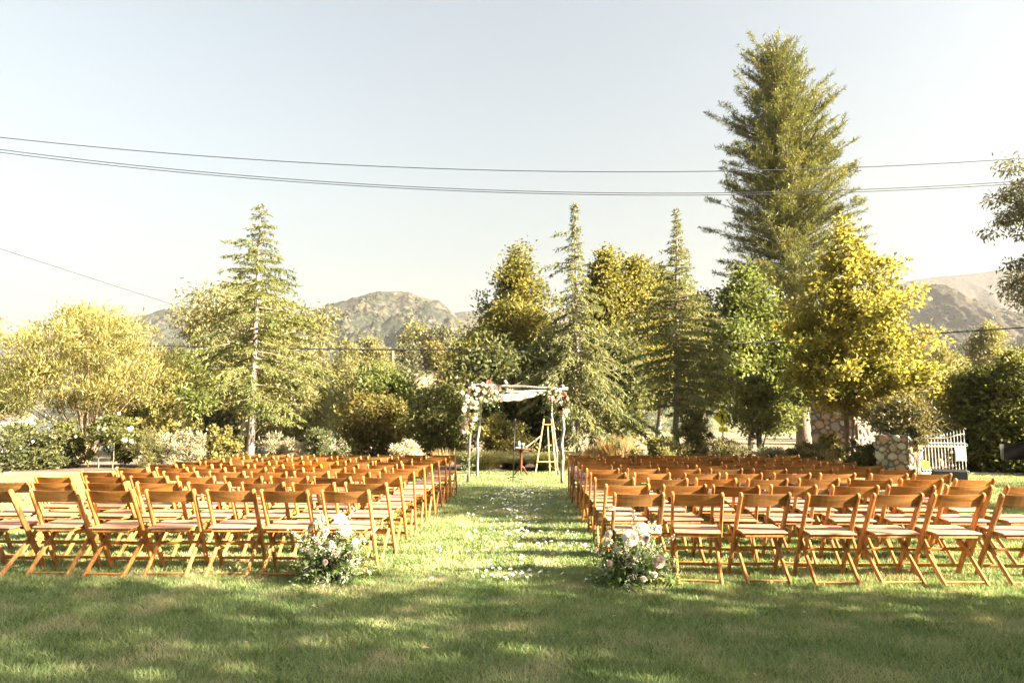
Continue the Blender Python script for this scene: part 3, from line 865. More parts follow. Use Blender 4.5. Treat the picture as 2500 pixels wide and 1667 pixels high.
broadleaf('juniper_shrub', 'wind swept juniper spilling over the top of the gate pillar', 19.9, 2195,
          [(985, 2170, 2250), (1010, 2130, 2280), (1035, 2120, 2285), (1060, 2150, 2270)], LM['juniper'], 7000, .13, .04, cl=.22, seed=230, trunk=.05, stems=7, cat='shrub', droop=.2)
# grasses
G = [
 (1175, 20.9, 190, 76, 'sedge', 2600, 'dark arching sedge mound left of the pedestal table'),
 (1350, 20.7, 185, 74, 'sedge', 2600, 'dark arching sedge mound right of the pedestal table'),
 (1255, 21.3, 120, 50, 'sedge', 1300, 'low sedge mound behind the pedestal table'),
 (1505, 23.0, 110, 85, 'straw', 1100, 'tall straw coloured grass behind the right chairs at the aisle end'),
 (1450, 23.2, 70, 55, 'straw', 600, 'short straw grass tuft beside the slim cedar trunk'),
 (1560, 22.6, 70, 50, 'sedge', 700, 'green fountain grass right of the tall straw grass'),
 (1715, 27.0, 95, 75, 'straw', 1000, 'pinkish straw grass left of the crossing sign post'),
 (1085, 23.0, 80, 48, 'straw', 160, 'upright reed tuft beside the left canopy post'),
 (1240, 27.0, 110, 60, 'straw', 500, 'reed tuft behind the yellow green bush'),
 (1920, 23.0, 90, 45, 'straw', 700, 'low straw grass under the pale boulder'),
 (2010, 20.9, 70, 60, 'straw', 420, 'cream flower spikes left of the sycamore trunk'),
]
for i, (u, d_, w_, h_, mt, n, lab) in enumerate(G):
    grass_clump('grass_clump', lab, d_, u, w_, h_, LM[mt], n, 300 + i, bend=.9 if mt == 'sedge' else .25, wid=.02 if mt == 'straw' else .014, group='grass clumps in the border', spread=.6 if mt == 'sedge' else .35, cat='ornamental grass')

# leafy trees standing to the right of the view; their shade falls across the lawn
for i, (x, y, prof, n, K, lab) in enumerate([
    (9.5, -1.1, [(.8, 1.6), (1.8, 2.6), (3.2, 3.0), (5.0, 2.9), (7.0, 2.2), (8.8, .7)], 11500, 180, 'broad shade tree outside the picture on the right, nearest the camera'),
    (8.2, 2.4, [(.3, 1.5), (1.2, 1.8), (2.2, 1.4), (3.2, .7), (4.0, .2)], 6000, 100, 'low conical shade tree outside the picture on the right'),
    (12.4, 8.1, [(1.6, 1.5), (2.8, 2.2), (4.2, 2.5), (6.0, 2.4), (7.4, 1.6), (8.4, .5)], 9500, 170, 'broad shade tree outside the picture on the right, farther along the lawn'),
    (18.0, 12.3, [(.4, 1.6), (1.2, 2.3), (2.2, 2.0), (3.0, 1.0), (3.4, .3)], 6500, 110, 'low bushy tree outside the picture on the right, behind the dark shrubs')]):
    rng = np.random.default_rng(400 + i)
    root = empty('shade_tree', (x, y, float(gz(x, y)))); prop(root, lab, 'tree')
    z = np.array([p[0] for p in prof]); R = np.array([p[1] for p in prof])
    zz = np.linspace(z[0], z[-1], 100); w = np.interp(zz, z, R) ** 1.5; w /= w.sum()
    cz = rng.choice(zz, K, p=w); th = rng.uniform(0, 6.28, K); rad = np.interp(cz, z, R) * np.sqrt(rng.random(K))
    C = np.stack([rad * np.cos(th), rad * np.sin(th), cz], 1)
    ci = rng.integers(0, K, n)
    off = rng.normal(0, 0.26, (n, 3))
    leaves('crown', C[ci] + off, off + rng.normal(0, .3, (n, 3)), rng.normal(0, .7, (n, 3)) + np.array([0, 0, 1.]), rng.uniform(.16, .26, n), rng.uniform(.10, .16, n), LM['green'], root, rng.random(n))
    b = MB(); top = z[-1] * .8
    b.tube([(0, 0, -.2), (.1, .05, top * .4), (0, .1, top * .75), (0, 0, top)], [.2, .16, .1, .03], 10)
    for k in range(24):
        p = Vector(C[k * 2]); t = min(.9, max(.15, (p.z - .8) / top)); q = Vector((.05, .05, top * t))
        b.tube([q, q.lerp(p, .5) + Vector((0, 0, .1)), p], [.07, .045, .012], 5, False)
    b.build('trunk', M['bark'], root, True)

# ------------------------------------------------------------------ folding chairs
WB = mat_wood('chair_back_wood', (.32, .142, .038), (.48, .225, .068), .5, 0)
WS = mat_wood('chair_seat_wood', (.40, .20, .12), (.56, .32, .21), .55, 0)
WP = mat_wood('chair_frame_wood', (.36, .15, .042), (.52, .245, .08), .5, 2)
PIN = mat_plain('dark_pin', (.03, .02, .015), .5)

def chair_meshes():
    me = {}
    W = .458            # outside width over the posts
    top = Vector((0, -.225, .80)); foot = Vector((0, .225, 0))
    pd = (top - foot)
    xo = W / 2 - .013
    def on_post(z, dx=0): return Vector((dx, foot.y + pd.y * z / pd.z, z))
    # long post: one mesh per side is the same shape
    b = MB(); b.bar((0, foot.y, 0), (0, top.y, .80), .026, .050, (0, 1, 0), .22, rounds=1)
    for z in (.76, .70):
        p = on_post(z); b.box(p + Vector((0, -.014, 0)), (.0275, .008, .008))
    me['post'] = (b.mesh('post'), WP, [(-xo, 0, 0), (xo, 0, 0)])
    # short leg (rear foot near the sitter's back, rises forward to the seat front)
    xi = xo - .030
    b = MB(); b.bar((0, -.245, 0), (0, .185, .425), .024, .040, (0, 1, 0), .22)
    me['leg'] = (b.mesh('leg'), WP, [(-xi, 0, 0), (xi, 0, 0)])
    # backrest: a board bowed towards the sitter's back, following the posts' slant
    b = MB(); n = 9; th = .014
    u = pd.normalized(); nrm = Vector((0, -u.z, u.y))
    vs = []; hw = xo - .010
    for i in range(n):
        t = -1 + 2 * i / (n - 1)
        bow = -.016 * (1 - t * t)
        for zz, k in ((.672, 1), (.786, 1), (.786, -1), (.672, -1)):
            dz = -.006 * (1 - abs(t)) if zz > .7 else 0
            p = on_post(zz + dz, t * hw) + nrm * 0
            p.y += bow * -1 * -1 + k * th / 2
            vs.append(p)
    fs = []
    for i in range(n - 1):
        for j in range(4):
            k = (j + 1) % 4
            fs.append((i*4+j, (i+1)*4+j, (i+1)*4+k, i*4+k))
    fs += [(0, 1, 2, 3), tuple((n-1)*4 + j for j in (3, 2, 1, 0))]
    b.add(vs, fs)
    me['backrest'] = (b.mesh('backrest', False), WB, [(0, 0, 0)])
    # seat frame + three boards
    sw = xi * 2 - .026
    b = MB()
    b.bar((-sw/2, -.158, .416), (sw/2, -.158, .416), .022, .034, (0, 0, 1))
    b.bar((-sw/2, .178, .432), (sw/2, .178, .432), .022, .03, (0, 0, 1))
    for s in (-1, 1):
        b.bar((s * (sw/2 - .008), -.15, .416), (s * (sw/2 - .008), .17, .432), .018, .028, (0, 0, 1))
    me['seat'] = (b.mesh('seat'), WP, [(0, 0, 0)])
    b = MB(); b.bar((-xo + .014, 0, 0), (xo - .014, 0, 0), .118, .014, (0, 0, 1), .3)
    ang = math.atan2(.016, .34)
    me['plank'] = (b.mesh('plank'), WS, [(0, -.125 + .121 * k, .4415 + .0058 * k) for k in range(3)])
    # rungs
    b = MB(); b.bar((-xo, 0, 0), (xo, 0, 0), .030, .014, (0, 1, 0.5), .2)
    p1 = on_post(.10); p2 = on_post(.265)
    me['rung'] = (b.mesh('rung'), WP, [tuple(p1), tuple(p2)])
    b = MB(); b.bar((-xi, 0, 0), (xi, 0, 0), .024, .014, (0, 1, 0.6), .2)
    me['rear_rung'] = (b.mesh('rear_rung'), WP, [(0, -.245 + .43 * .03 / .425 + .004, .032)])
    return me
CM = chair_meshes()
for k in CM: CM[k][0].materials.append(CM[k][1])
ORD = ['first', 'second', 'third', 'fourth', 'fifth', 'sixth', 'seventh', 'eighth', 'ninth', 'tenth']
YAW = math.radians(1.7)
cr = random.Random(42)
chair_xy = {}
def chair(side, r, c):
    # block coordinates: a along the row away from the aisle, b along the aisle
    if side == 'left':
        a = -1.545 - c * .553; y = 6.62 + r * .785
    else:
        a = 1.13 + c * .568; y = 6.47 + r * .81
    a += cr.gauss(0, .014) * (1 if c else .6); y += cr.gauss(0, .022)
    if side == 'left' and r in (0, 1): a -= .0
    x = a * math.cos(YAW) + (y - 6.4) * math.sin(YAW); yy = y - a * math.sin(YAW)
    rz = -YAW + cr.gauss(0, .06)
    if side == 'right' and (r, c) in ((3, 2), (2, 5), (4, 5)): rz += .14 * (1 if (r, c) != (2, 5) else -1.3)
    t = empty('folding_chair', (x, yy, float(gz(x, yy)) + .004), rz)
    prop(t, f'{ORD[c]} folding chair from the aisle, {ORD[r]} row from the back, {side} of the aisle', 'chair', f'wooden folding chairs {side} of the aisle')
    v = cr.gauss(.98, .19); h = cr.gauss(0, .07)
    colr = (min(1.25, max(.62, v * (1 + h))), min(1.2, max(.55, v)), min(1.2, max(.4, v * (1 - 2 * h))), 1)
    for k in ('post', 'leg', 'backrest', 'seat', 'rung', 'rear_rung'):
        for p in CM[k][2]:
            o = link(k, CM[k][0], t, None, loc=p); o.color = colr
            if k == 'seat': seat = o
    for p in CM['plank'][2]:
        o = link('plank', CM['plank'][0], seat, None, loc=p, rot=(.047, 0, 0)); o.color = colr
    chair_xy[(side, r, c)] = (x, yy)
for side in ('left', 'right'):
    for r in range(10):
        for c in range(8):
            if side == 'left' and r == 0 and c == 7: continue     # would stand outside the picture
            if side == 'right' and r == 0 and c == 7: continue
            chair(side, r, c)

# lilac cloth left on a chair
def cloth_lump(name, label, loc, sx, sy, sz, mat, seed):
    bm = bmesh.new(); bmesh.ops.create_icosphere(bm, subdivisions=3, radius=1)
    for v in bm.verts:
        k = mnoise.fractal(v.co * 2.2 + Vector((seed, 0, 0)), .8, 2, 4) * .35
        v.co = Vector((v.co.x * sx, v.co.y * sy, max(0, v.co.z * .6 + .5) * sz)) * (1 + k)
    me = bpy.data.meshes.new(name); bm.to_mesh(me); bm.free()
    me.polygons.foreach_set("use_smooth", np.ones(len(me.polygons), bool))
    return prop(link(name, me, None, mat, loc=loc), label, 'cloth')
sx_, sy_ = chair_xy[('right', 7, 0)]
cloth_lump('shawl', 'crumpled lilac shawl on an aisle seat of the right block', (sx_, sy_, float(gz(sx_, sy_)) + .455), .15, .12, .09, mat_plain('lilac_cloth', (.55, .42, .55), .9), 3)

# ------------------------------------------------------------------ flowers
def mat_petal(name, c, c2=None, t=.3):
    return mat_leaf(name, c, c2 or c, t, .6, .2)
def mat_rose(name, c_out, c_in):
    m, N, L, P = new_mat(name)
    tc = N.new("ShaderNodeTexCoord"); ln = N.new("ShaderNodeVectorMath"); ln.operation = 'LENGTH'
    sep = N.new("ShaderNodeMapping"); sep.inputs["Scale"].default_value = (1, 1, .3); L.new(tc.outputs["Object"], sep.inputs[0]); L.new(sep.outputs[0], ln.inputs[0])
    col = mixc(N, L, ramp(N, L, ln.outputs["Value"], .15, .75), c_in, c_out)
    L.new(col, P.inputs["Base Color"]); P.inputs["Roughness"].default_value = .6
    P.inputs["Specular IOR Level"].default_value = .2
    tr = N.new("ShaderNodeBsdfTranslucent"); L.new(col, tr.inputs[0])
    mx = N.new("ShaderNodeMixShader"); mx.inputs[0].default_value = .25
    L.new(P.outputs[0], mx.inputs[1]); L.new(tr.outputs[0], mx.inputs[2]); L.new(mx.outputs[0], N["Material Output"].inputs[0])
    return m
FM = {'cream': mat_rose('cream_rose', (.60, .49, .33), (.50, .36, .20)), 'blush': mat_rose('blush_rose', (.66, .53, .43), (.56, .35, .26)),
      'white': mat_rose('white_rose', (.66, .60, .50), (.58, .49, .36)), 'peach': mat_rose('peach_rose', (.62, .42, .28), (.55, .30, .14)),
      'dark': mat_rose('burgundy_flower', (.06, .02, .022), (.04, .012, .014)), 'coral': mat_rose('coral_dahlia', (.62, .27, .22), (.48, .10, .11)),
      'mauve': mat_rose('mauve_rose', (.56, .46, .42), (.42, .31, .28))}

def rose_mesh(name, layers=5, open_=1.0, seed=0, pointed=False, res=3):
    """petals in rings: a closed bud in the middle, wider and lower rings outside"""
    rng = random.Random(seed); vs = []; fs = []
    for li in range(layers):
        f = li / (layers - 1)
        n = (3, 4, 5, 6, 7, 8)[li] if not pointed else 8 + li * 3
        for k in range(n):
            a0 = 6.283 * k / n + li * 1.1 + rng.uniform(-.15, .15)
            span = (6.283 / n) * (.66 if not pointed else .40)
            r0 = .03 + .16 * f; r1 = .10 + .88 * f * open_
            z0 = -.12; z1 = .62 - .42 * f ** 1.4; o = len(vs)
            for iw in range(res + 1):
                w = iw / res
                for iu in range(res + 1):
                    uu = -1 + 2 * iu / res
                    wid = span * ((.55 + .55 * math.sin(math.pi * (.1 + .65 * w))) if not pointed else (1.05 - w * .95))
                    a = a0 + uu * wid
                    rr = r0 + (r1 - r0) * w ** (1.0 + .9 * (1 - f)) + .05 * uu * (1 - f) + (.05 * f if w > .9 else 0)
                    z = z0 + (z1 - z0) * w ** (.55 + .2 * f) + rng.uniform(-.015, .015) - (.09 * uu * uu + .07 * f if w > .9 and not pointed else 0)
                    vs.append((rr * math.cos(a), rr * math.sin(a), z))
            for iw in range(res):
                for iu in range(res):
                    i = o + iw * (res + 1) + iu
                    fs.append((i, i + 1, i + res + 2, i + res + 1))
    me = bpy.data.meshes.new(name); me.from_pydata(vs, [], fs); me.update()
    me.polygons.foreach_set("use_smooth", np.ones(len(fs), bool))
    return me
ROSE = {}
for k in FM:
    ROSE[k] = []
    for s in range(2):
        me = rose_mesh(f'{k}_bloom', 6 if k != 'coral' else 4, 1.0 if s else .86, s * 7 + 1, k == 'coral')
        me.materials.append(FM[k]); ROSE[k].append(me)

def bloom(kind, parent, loc, dirv, size, name='rose', rng=random):
    q = Vector(dirv).normalized().to_track_quat('Z', 'Y') @ Quaternion((0, 0, 1), rng.uniform(0, 6.28))
    return link(name, ROSE[kind][rng.randrange(2)], parent, None, loc=loc, rot=q, scale=size)

SPR = {'euc_sprig': mat_leaf('eucalyptus_sprig', (.12, .16, .09), (.26, .30, .2), .3), 'fern': mat_leaf('fern_green', (.035, .07, .02), (.12, .16, .05), .35),
       'wax': mat_leaf('white_filler', (.5, .46, .38), (.78, .74, .64), .3), 'plum': mat_leaf('plum_leaf', (.02, .018, .014), (.055, .042, .032), .2)}

def sprigs(name, parent, starts, dirs, lens, mat, leafL, leafW, per, rng, droop=.3, stuff=False):
    """stems with leaves on both sides; one mesh"""
    n = len(starts); P_, D_, N_ = [], [], []
    b_v = []
    for p, d, l in zip(starts, dirs, lens):
        d = Vector(d).normalized(); p = Vector(p)
        for k in range(per):
            t = (k + .5) / per
            q = p + d * l * t + Vector((0, 0, -droop * l * t * t))
            s = d.cross(Vector((rng.gauss(0, 1), rng.gauss(0, 1), rng.gauss(0, 1)))).normalized()
            P_.append(q); D_.append(s + d * .7); N_.append((rng.gauss(0, .6), rng.gauss(0, .6), 1))
    P_ = np.array([tuple(p) for p in P_]); m = len(P_)
    g = np.random.default_rng(rng.randrange(9999))
    o = leaves(name, P_, np.array([tuple(d) for d in D_]), np.array(N_), leafL * g.uniform(.6, 1.2, m), leafW * g.uniform(.6, 1.2, m), mat, parent, g.random(m))
    if stuff: o["kind"] = 'stuff'
    return o

STEM = mat_plain('flower_stem', (.08, .12, .03), .6)
def spike(parent, p0, d, l, rng, mat_key='wax', bud=.015):
    """a stock / snapdragon stem: one part with its florets"""
    d = Vector(d).normalized(); p0 = Vector(p0)
    b = MB(); pts = [p0 + d * l * t + Vector((0, 0, -.12 * l * t * t)) for t in (0, .35, .7, 1)]
    b.tube(pts, [.0035, .003, .0025, .0015], 5)
    st = b.build('flower_stem', STEM, parent)
    n = 55; g = np.random.default_rng(rng.randrange(9999))
    t = g.uniform(.45, 1.0, n)
    P_ = np.array([tuple(p0 + d * l * a + Vector((0, 0, -.12 * l * a * a))) for a in t])
    o_ = unit(g.normal(0, 1, (n, 3)))
    P_ = P_ + o_ * (bud * (1.25 - t))[:, None]
    lf = leaves('florets', P_, o_ + np.array([0, 0, .3]), g.normal(0, 1, (n, 3)), bud * g.uniform(.9, 1.6, n), bud * g.uniform(.9, 1.5, n), SPR[mat_key], st, g.random(n))
    return st

def arrangement(name, label, u, v, seed, blooms, pot):
    rng = random.Random(seed)
    p = gp(u, v); t = empty(name, p); prop(t, label, 'flowers', 'flower arrangements at the foot of the aisle')
    b = MB(); b.lathe([(.0, .0), (.085, .0), (.10, .015), (.125, .10), (.13, .125), (.12, .125), (.115, .105), (.0, .10)], 20)
    b.build('pot', pot, t, True)
    st, dr, ln = [], [], []
    for k in range(190):
        a = rng.uniform(0, 6.28); e = rng.uniform(-.25, 1.35)
        d = Vector((math.cos(a) * math.cos(e), math.sin(a) * math.cos(e), math.sin(e)))
        st.append((d.x * .05, d.y * .05, .10)); dr.append(d); ln.append(rng.uniform(.28, .52) * (1 if e > .5 else .82))
    sprigs('foliage', t, st[:110], dr[:110], ln[:110], SPR['fern'], .07, .022, 16, rng, .25)
    sprigs('foliage', t, st[110:178], dr[110:178], ln[110:178], SPR['euc_sprig'], .05, .024, 14, rng, .3)
    sprigs('foliage', t, st[178:], dr[178:], ln[178:], SPR['plum'], .06, .03, 14, rng, .35)
    # tiny white filler blossom heads
    P_ = []
    for k in range(26):
        a = rng.uniform(0, 6.28); e = rng.uniform(-.1, 1.3); r = rng.uniform(.26, .40)
        c = Vector((math.cos(a) * math.cos(e) * r * .85, math.sin(a) * math.cos(e) * r * .85, .10 + math.sin(e) * r * .95))
        for j in range(40): P_.append(tuple(c + Vector((rng.gauss(0, .026), rng.gauss(0, .026), rng.gauss(0, .018)))))
    P_ = np.array(P_); n = len(P_); g = np.random.default_rng(seed)
    f = leaves('filler_blossoms', P_, g.normal(0, 1, (n, 3)) + np.array([0, 0, .5]), g.normal(0, 1, (n, 3)), g.uniform(.008, .015, n), g.uniform(.008, .013, n), SPR['wax'], t, g.random(n))
    f["kind"] = 'stuff'
    for x, y, z, kind, s, dv in blooms:
        x, y, z, s = x * 1.2, y * 1.3, z * 1.08 + .02, s * .95
        bloom(kind, t, (x, y, z), dv, s, 'rose' if kind != 'coral' else 'dahlia', rng)
    for k in range(14):
        a = rng.uniform(0, 6.28); e = rng.uniform(.55, 1.35)
        d = Vector((math.cos(a) * math.cos(e), math.sin(a) * math.cos(e), math.sin(e)))
        spike(t, (d.x * .05, d.y * .05, .12), d, rng.uniform(.48, .64), rng)
    return t
arrangement('floral_arrangement', 'low white and green flower arrangement in a dark bowl left of the aisle', 816, 1419, 3,
    [(-.10, -.10, .50, 'white', .062, (-.3, -.5, 1)), (.05, -.06, .50, 'white', .060, (.3, -.6, .7)), (-.16, -.08, .44, 'cream', .05, (-.6, -.8, .5)), (.03, -.22, .34, 'white', .03, (.1, -1, .4)),
     (.07, -.24, .25, 'mauve', .022, (0, -1, .3)), (-.12, -.2, .27, 'white', .03, (-.4, -1, .2)), (-.02, -.2, .42, 'white', .045, (-.1, -1, .6)), (.13, -.16, .42, 'cream', .04, (.5, -1, .5)), (-.2, -.1, .36, 'white', .04, (-.8, -.7, .4)), (.18, -.12, .33, 'white', .032, (.7, -.8, .3)), (0, -.25, .2, 'blush', .03, (0, -1, .2))], mat_plain('dark_bowl', (.03, .035, .045), .25))
arrangement('floral_arrangement', 'white and blush rose arrangement on the grass right of the aisle', 1548, 1428, 8,
    [(-.06, -.22, .40, 'white', .070, (-.15, -1, .35)), (.13, -.24, .23, 'blush', .066, (.2, -1, .25)), (.04, -.16, .47, 'white', .055, (.1, -.7, .9)), (-.17, -.04, .60, 'cream', .05, (0, -.3, 1)),
     (.05, -.2, .40, 'mauve', .05, (.6, -.8, .2)), (.16, -.12, .45, 'mauve', .04, (.7, -.6, .4)), (-.2, -.16, .42, 'white', .038, (-.7, -.8, .4)), (-.22, -.16, .36, 'white', .036, (-.7, -.9, .3)),
     (.02, -.25, .10, 'white', .03, (0, -1, .1)), (.1, -.24, .13, 'mauve', .03, (.2, -1, .1)), (-.2, -.18, .2, 'blush', .028, (-.5, -1, .1))], mat_plain('dark_bowl_low', (.025, .022, .02), .4))

# ------------------------------------------------------------------ petals on the aisle
def petal_mesh(s):
    b = MB(); vs = [(0, 0, .004)]; n = 9
    rr = random.Random(s)
    for k in range(n):
        a = 6.283 * k / n; r = (.021 + .004 * math.sin(a)) * rr.uniform(.85, 1.1)
        vs.append((r * math.cos(a) * .85, r * math.sin(a) * 1.1, .010 * rr.uniform(.2, 1.4)))
    b.add(vs, [(0, 1 + k, 1 + (k + 1) % n) for k in range(n)])
    me = b.mesh('petal', True); return me
PM = mat_plain('petal', (.72, .69, .64), .65, (.66, .62, .56))
PMS = [petal_mesh(s) for s in range(5)]
for m_ in PMS: m_.materials.append(PM)
pr_ = random.Random(77); pts = []
while len(pts) < 460:
    y = 6.25 + 9.3 * pr_.random() ** 1.15
    wdt = .62 + .35 * math.exp(-((y - 7.9) / 1.1) ** 2)
    x = pr_.gauss(.02 + .022 * (y - 6), wdt * .5)
    dens = .35 + .65 * (.5 + .5 * math.sin(y * 2.3 + 1)) 
    if abs(x) < 1.15 and pr_.random() < dens: pts.append((x, y))
pts.sort(key=lambda p: p[1])
def petal_mat(x, y):
    s = pr_.uniform(.75, 1.2)
    return Matrix.Translation((x, y, float(gz(x, y)) + pr_.uniform(.032, .05))) @ Matrix.Rotation(pr_.uniform(0, 6.28), 4, 'Z') @ Matrix.Rotation(pr_.gauss(0, .35), 4, 'X') @ Matrix.Rotation(pr_.gauss(0, .3), 4, 'Y') @ Matrix.Scale(s, 4)
for x, y in pts[:300]:
    o = link('petal', PMS[pr_.randrange(5)]); o.matrix_world = petal_mat(x, y)
    prop(o, 'white rose petal lying on the grass between the two blocks of chairs', 'petal', 'petals strewn along the aisle')
b = MB()
for x, y in pts[300:]:
    mw = petal_mat(x, y); me = PMS[pr_.randrange(5)]
    b.add([mw @ v.co for v in me.vertices], [tuple(p.vertices) for p in me.polygons])
prop(b.build('petals', PM), 'white petals strewn at the far end of the aisle', 'petals', kind='stuff')

# ------------------------------------------------------------------ canopy with flowers
def mat_cloth():
    m, N, L, P = new_mat('canopy_cloth')
    tc = N.new("ShaderNodeTexCoord"); sp = N.new("ShaderNodeSeparateXYZ"); L.new(tc.outputs["Object"], sp.inputs[0])
    def band(a, b_):
        n1 = N.new("ShaderNodeMath"); n1.operation = 'COMPARE'; n1.inputs[1].default_value = (a + b_) / 2; n1.inputs[2].default_value = (b_ - a) / 2
        L.new(sp.outputs[0], n1.inputs[0]); return n1.outputs[0]
    f = None
    for a, b_ in STRIPES:
        o = band(a, b_)
        if f is None: f = o
        else:
            n = N.new("ShaderNodeMath"); n.operation = 'MAXIMUM'; L.new(f, n.inputs[0]); L.new(o, n.inputs[1]); f = n.outputs[0]
    col = mixc(N, L, f, (.80, .76, .70), (.02, .025, .03))
    L.new(col, P.inputs["Base Color"]); P.inputs["Roughness"].default_value = .9
    tr = N.new("ShaderNodeBsdfTranslucent"); L.new(col, tr.inputs[0])
    mx = N.new("ShaderNodeMixShader"); mx.inputs[0].default_value = .35
    L.new(P.outputs[0], mx.inputs[1]); L.new(tr.outputs[0], mx.inputs[2]); L.new(mx.outputs[0], N["Material Output"].inputs[0])
    return m
def branch_pole(b, p0, p1, r0, r1, seed, n=8, wob=.02):
    rr = random.Random(seed); p0 = Vector(p0); p1 = Vector(p1)
    pts = [p0.lerp(p1, i / (n - 1)) + Vector((rr.gauss(0, wob), rr.gauss(0, wob), rr.gauss(0, wob * .5))) * (0 if i in (0, n - 1) else 1) for i in range(n)]
    b.tube(pts, [r0 + (r1 - r0) * i / (n - 1) + rr.gauss(0, .003) for i in range(n)], 9)
FL = gp(1143, 1177); FR = gp(1373, 1180); BL = gp(1165, 1163); BR = gp(1366, 1160)
c0 = (FL + FR + BL + BR) / 4; c0.z = float(gz(c0.x, c0.y))
ch = empty('wedding_canopy', c0)
prop(ch, 'birch pole wedding canopy with draped white cloth and rose garlands at the aisle end', 'canopy')
def lc(p): return Vector(p) - c0
TF = [at(1152, 940, FL.y), at(1374, 949, FR.y)]; TB = [at(1172, 955, BL.y), at(1342, 955, BR.y)]
for i, (a, t_, r) in enumerate(((FL, TF[0], .036), (FR, TF[1], .042), (BL, TB[0], .034), (BR, TB[1], .03))):
    b = MB(); branch_pole(b, lc(a) + Vector((0, 0, -.1)), lc(t_) + Vector((0, 0, .08)), r, r * .85, 10 + i)
    b.build('pole', M['birch_dark' if i == 0 else 'birch'], ch, True)
for i, (a, t_, r) in enumerate(((TF[0] + Vector((-.12, -.05, .0)), TF[1] + Vector((.12, -.05, .0)), .045), (TB[0] + Vector((-.1, 0, 0)), TB[1] + Vector((.1, 0, 0)), .04),
                                (TF[0] + Vector((.8, -.25, .07)), TB[0] + Vector((.72, .15, .06)), .04), (TF[1] + Vector((-.02, -.18, .06)), TB[1] + Vector((.02, .25, .05)), .038))):
    b = MB(); branch_pole(b, lc(a), lc(t_), r, r * .85, 30 + i, wob=.014)
    b.build('beam', M['birch'], ch, True)
# cloth: hung from both beams, sagging
A0, A1 = lc(at(1206, 966, FL.y + .1)), lc(at(1318, 961, FR.y + .1))
B0, B1 = lc(at(1208, 963, BL.y)), lc(at(1334, 957, BR.y))
STRIPES = [(B1.x - .36, B1.x - .335), (B1.x - .28, B1.x - .21), (B1.x - .165, B1.x - .145)]
V_ = []
nu, nv = 26, 18
for j in range(nv):
    t = j / (nv - 1)
    for i in range(nu):
        s = i / (nu - 1)
        p = A0.lerp(A1, s).lerp(B0.lerp(B1, s), t)
        p.z -= .17 * (1 - (2 * t - 1) ** 2) * (.35 + .65 * math.sin(math.pi * min(1, s * 1.0 + .12))) + .012 * math.sin(s * 23 + t * 4)
        V_.append(tuple(p))
i_ = np.arange(nu * nv).reshape(nv, nu)
for a_, b_ in ((A0, lc(TF[0]) + Vector((.05, 0, -.05))), (A1, lc(TF[1]) + Vector((-.04, 0, -.08)))):
    b = MB(); b.tube([a_, a_.lerp(b_, .5) + Vector((0, 0, -.02)), b_], .006, 5); b.build('tie_cord', M['white_metal'], ch)
link('canopy_cloth', np_mesh('canopy_cloth', np.array(V_), quads=np.stack([i_[:-1, :-1], i_[:-1, 1:], i_[1:, 1:], i_[1:, :-1]], -1).reshape(-1, 4), smooth=True), ch, mat_cloth())

def swag(label, pts_px, Y, seed, n, cols, spread_px, parent):
    """garland of single blooms along a pixel path at the depth of the front poles"""
    rng = random.Random(seed)
    first = lc(at(pts_px[0][0], pts_px[0][1], Y))
    st, dr, ln = [], [], []
    path = [lc(at(a, b_, Y)) for a, b_ in pts_px]
    cum = [0.0]
    for a, b_ in zip(path[:-1], path[1:]): cum.append(cum[-1] + (b_ - a).length)
    def along(t):
        t *= cum[-1]
        for i in range(len(path) - 1):
            if t <= cum[i + 1]: return path[i].lerp(path[i + 1], (t - cum[i]) / max(1e-6, cum[i + 1] - cum[i])), i
        return path[-1], len(path) - 2
    for k in range(150):
        p, i = along(rng.random()); d = Vector((rng.gauss(0, 1), rng.gauss(0, .7) - .3, rng.gauss(-.1, .8)))
        st.append(p); dr.append(d); ln.append(rng.uniform(.16, .34))
    g = empty('garland'); g.parent = parent
    sprigs('foliage', g, st[:95], dr[:95], ln[:95], SPR['fern'], .075, .024, 12, rng, .5)
    sprigs('eucalyptus_sprigs', g, st[95:125], dr[95:125], ln[95:125], SPR['euc_sprig'], .06, .032, 10, rng, .6)
    sprigs('plum_leaves', g, st[125:], dr[125:], [x * .7 for x in ln[125:]], SPR['plum'], .07, .04, 10, rng, .4)
    prop(g, label)
    sp = spread_px / FPX * Y
    placed = []
    tries = 0
    while len(placed) < n and tries < 4000:
        tries += 1
        p, i = along(rng.random())
        wv = 1.0 - .4 * (i / max(1, len(path) - 1))
        q = p + Vector((rng.uniform(-1, 1) * sp * wv, -.10 - rng.uniform(0, .10), rng.uniform(-1, 1) * sp * wv))
        s = rng.uniform(.044, .074)
        if any((q - a).xz.length < (s + b_) * .64 if hasattr((q - a), 'xz') else False for a, b_ in placed): continue
        placed.append((q, s))
        kind = rng.choice(cols)
        bloom(kind, g, q, (rng.gauss(.1, .5), -1, rng.gauss(.3, .4)), s, 'rose', rng)
    return g
sw = swag('cream, blush and burgundy rose garland on the left corner of the canopy', [(1212, 958), (1190, 960), (1160, 955), (1145, 975), (1150, 1000), (1148, 1020), (1140, 1045)], FL.y - .05, 5, 60,
     ['cream', 'cream', 'cream', 'cream', 'white', 'white', 'blush', 'blush', 'peach', 'mauve', 'mauve', 'dark'], 20, ch)
bloom('coral', sw, lc(at(1194, 934, FL.y - .22)), (.1, -1, .35), .085, 'dahlia')
bloom('peach', sw, lc(at(1199, 944, FL.y - .24)), (.1, -1, .2), .05, 'rose')
swag('blush and cream rose garland on the right corner of the canopy', [(1350, 958), (1362, 968), (1374, 980), (1376, 1000)], FR.y - .05, 9, 26,
     ['cream', 'blush', 'white', 'mauve', 'dark', 'peach', 'white'], 15, ch)
rr = random.Random(4)
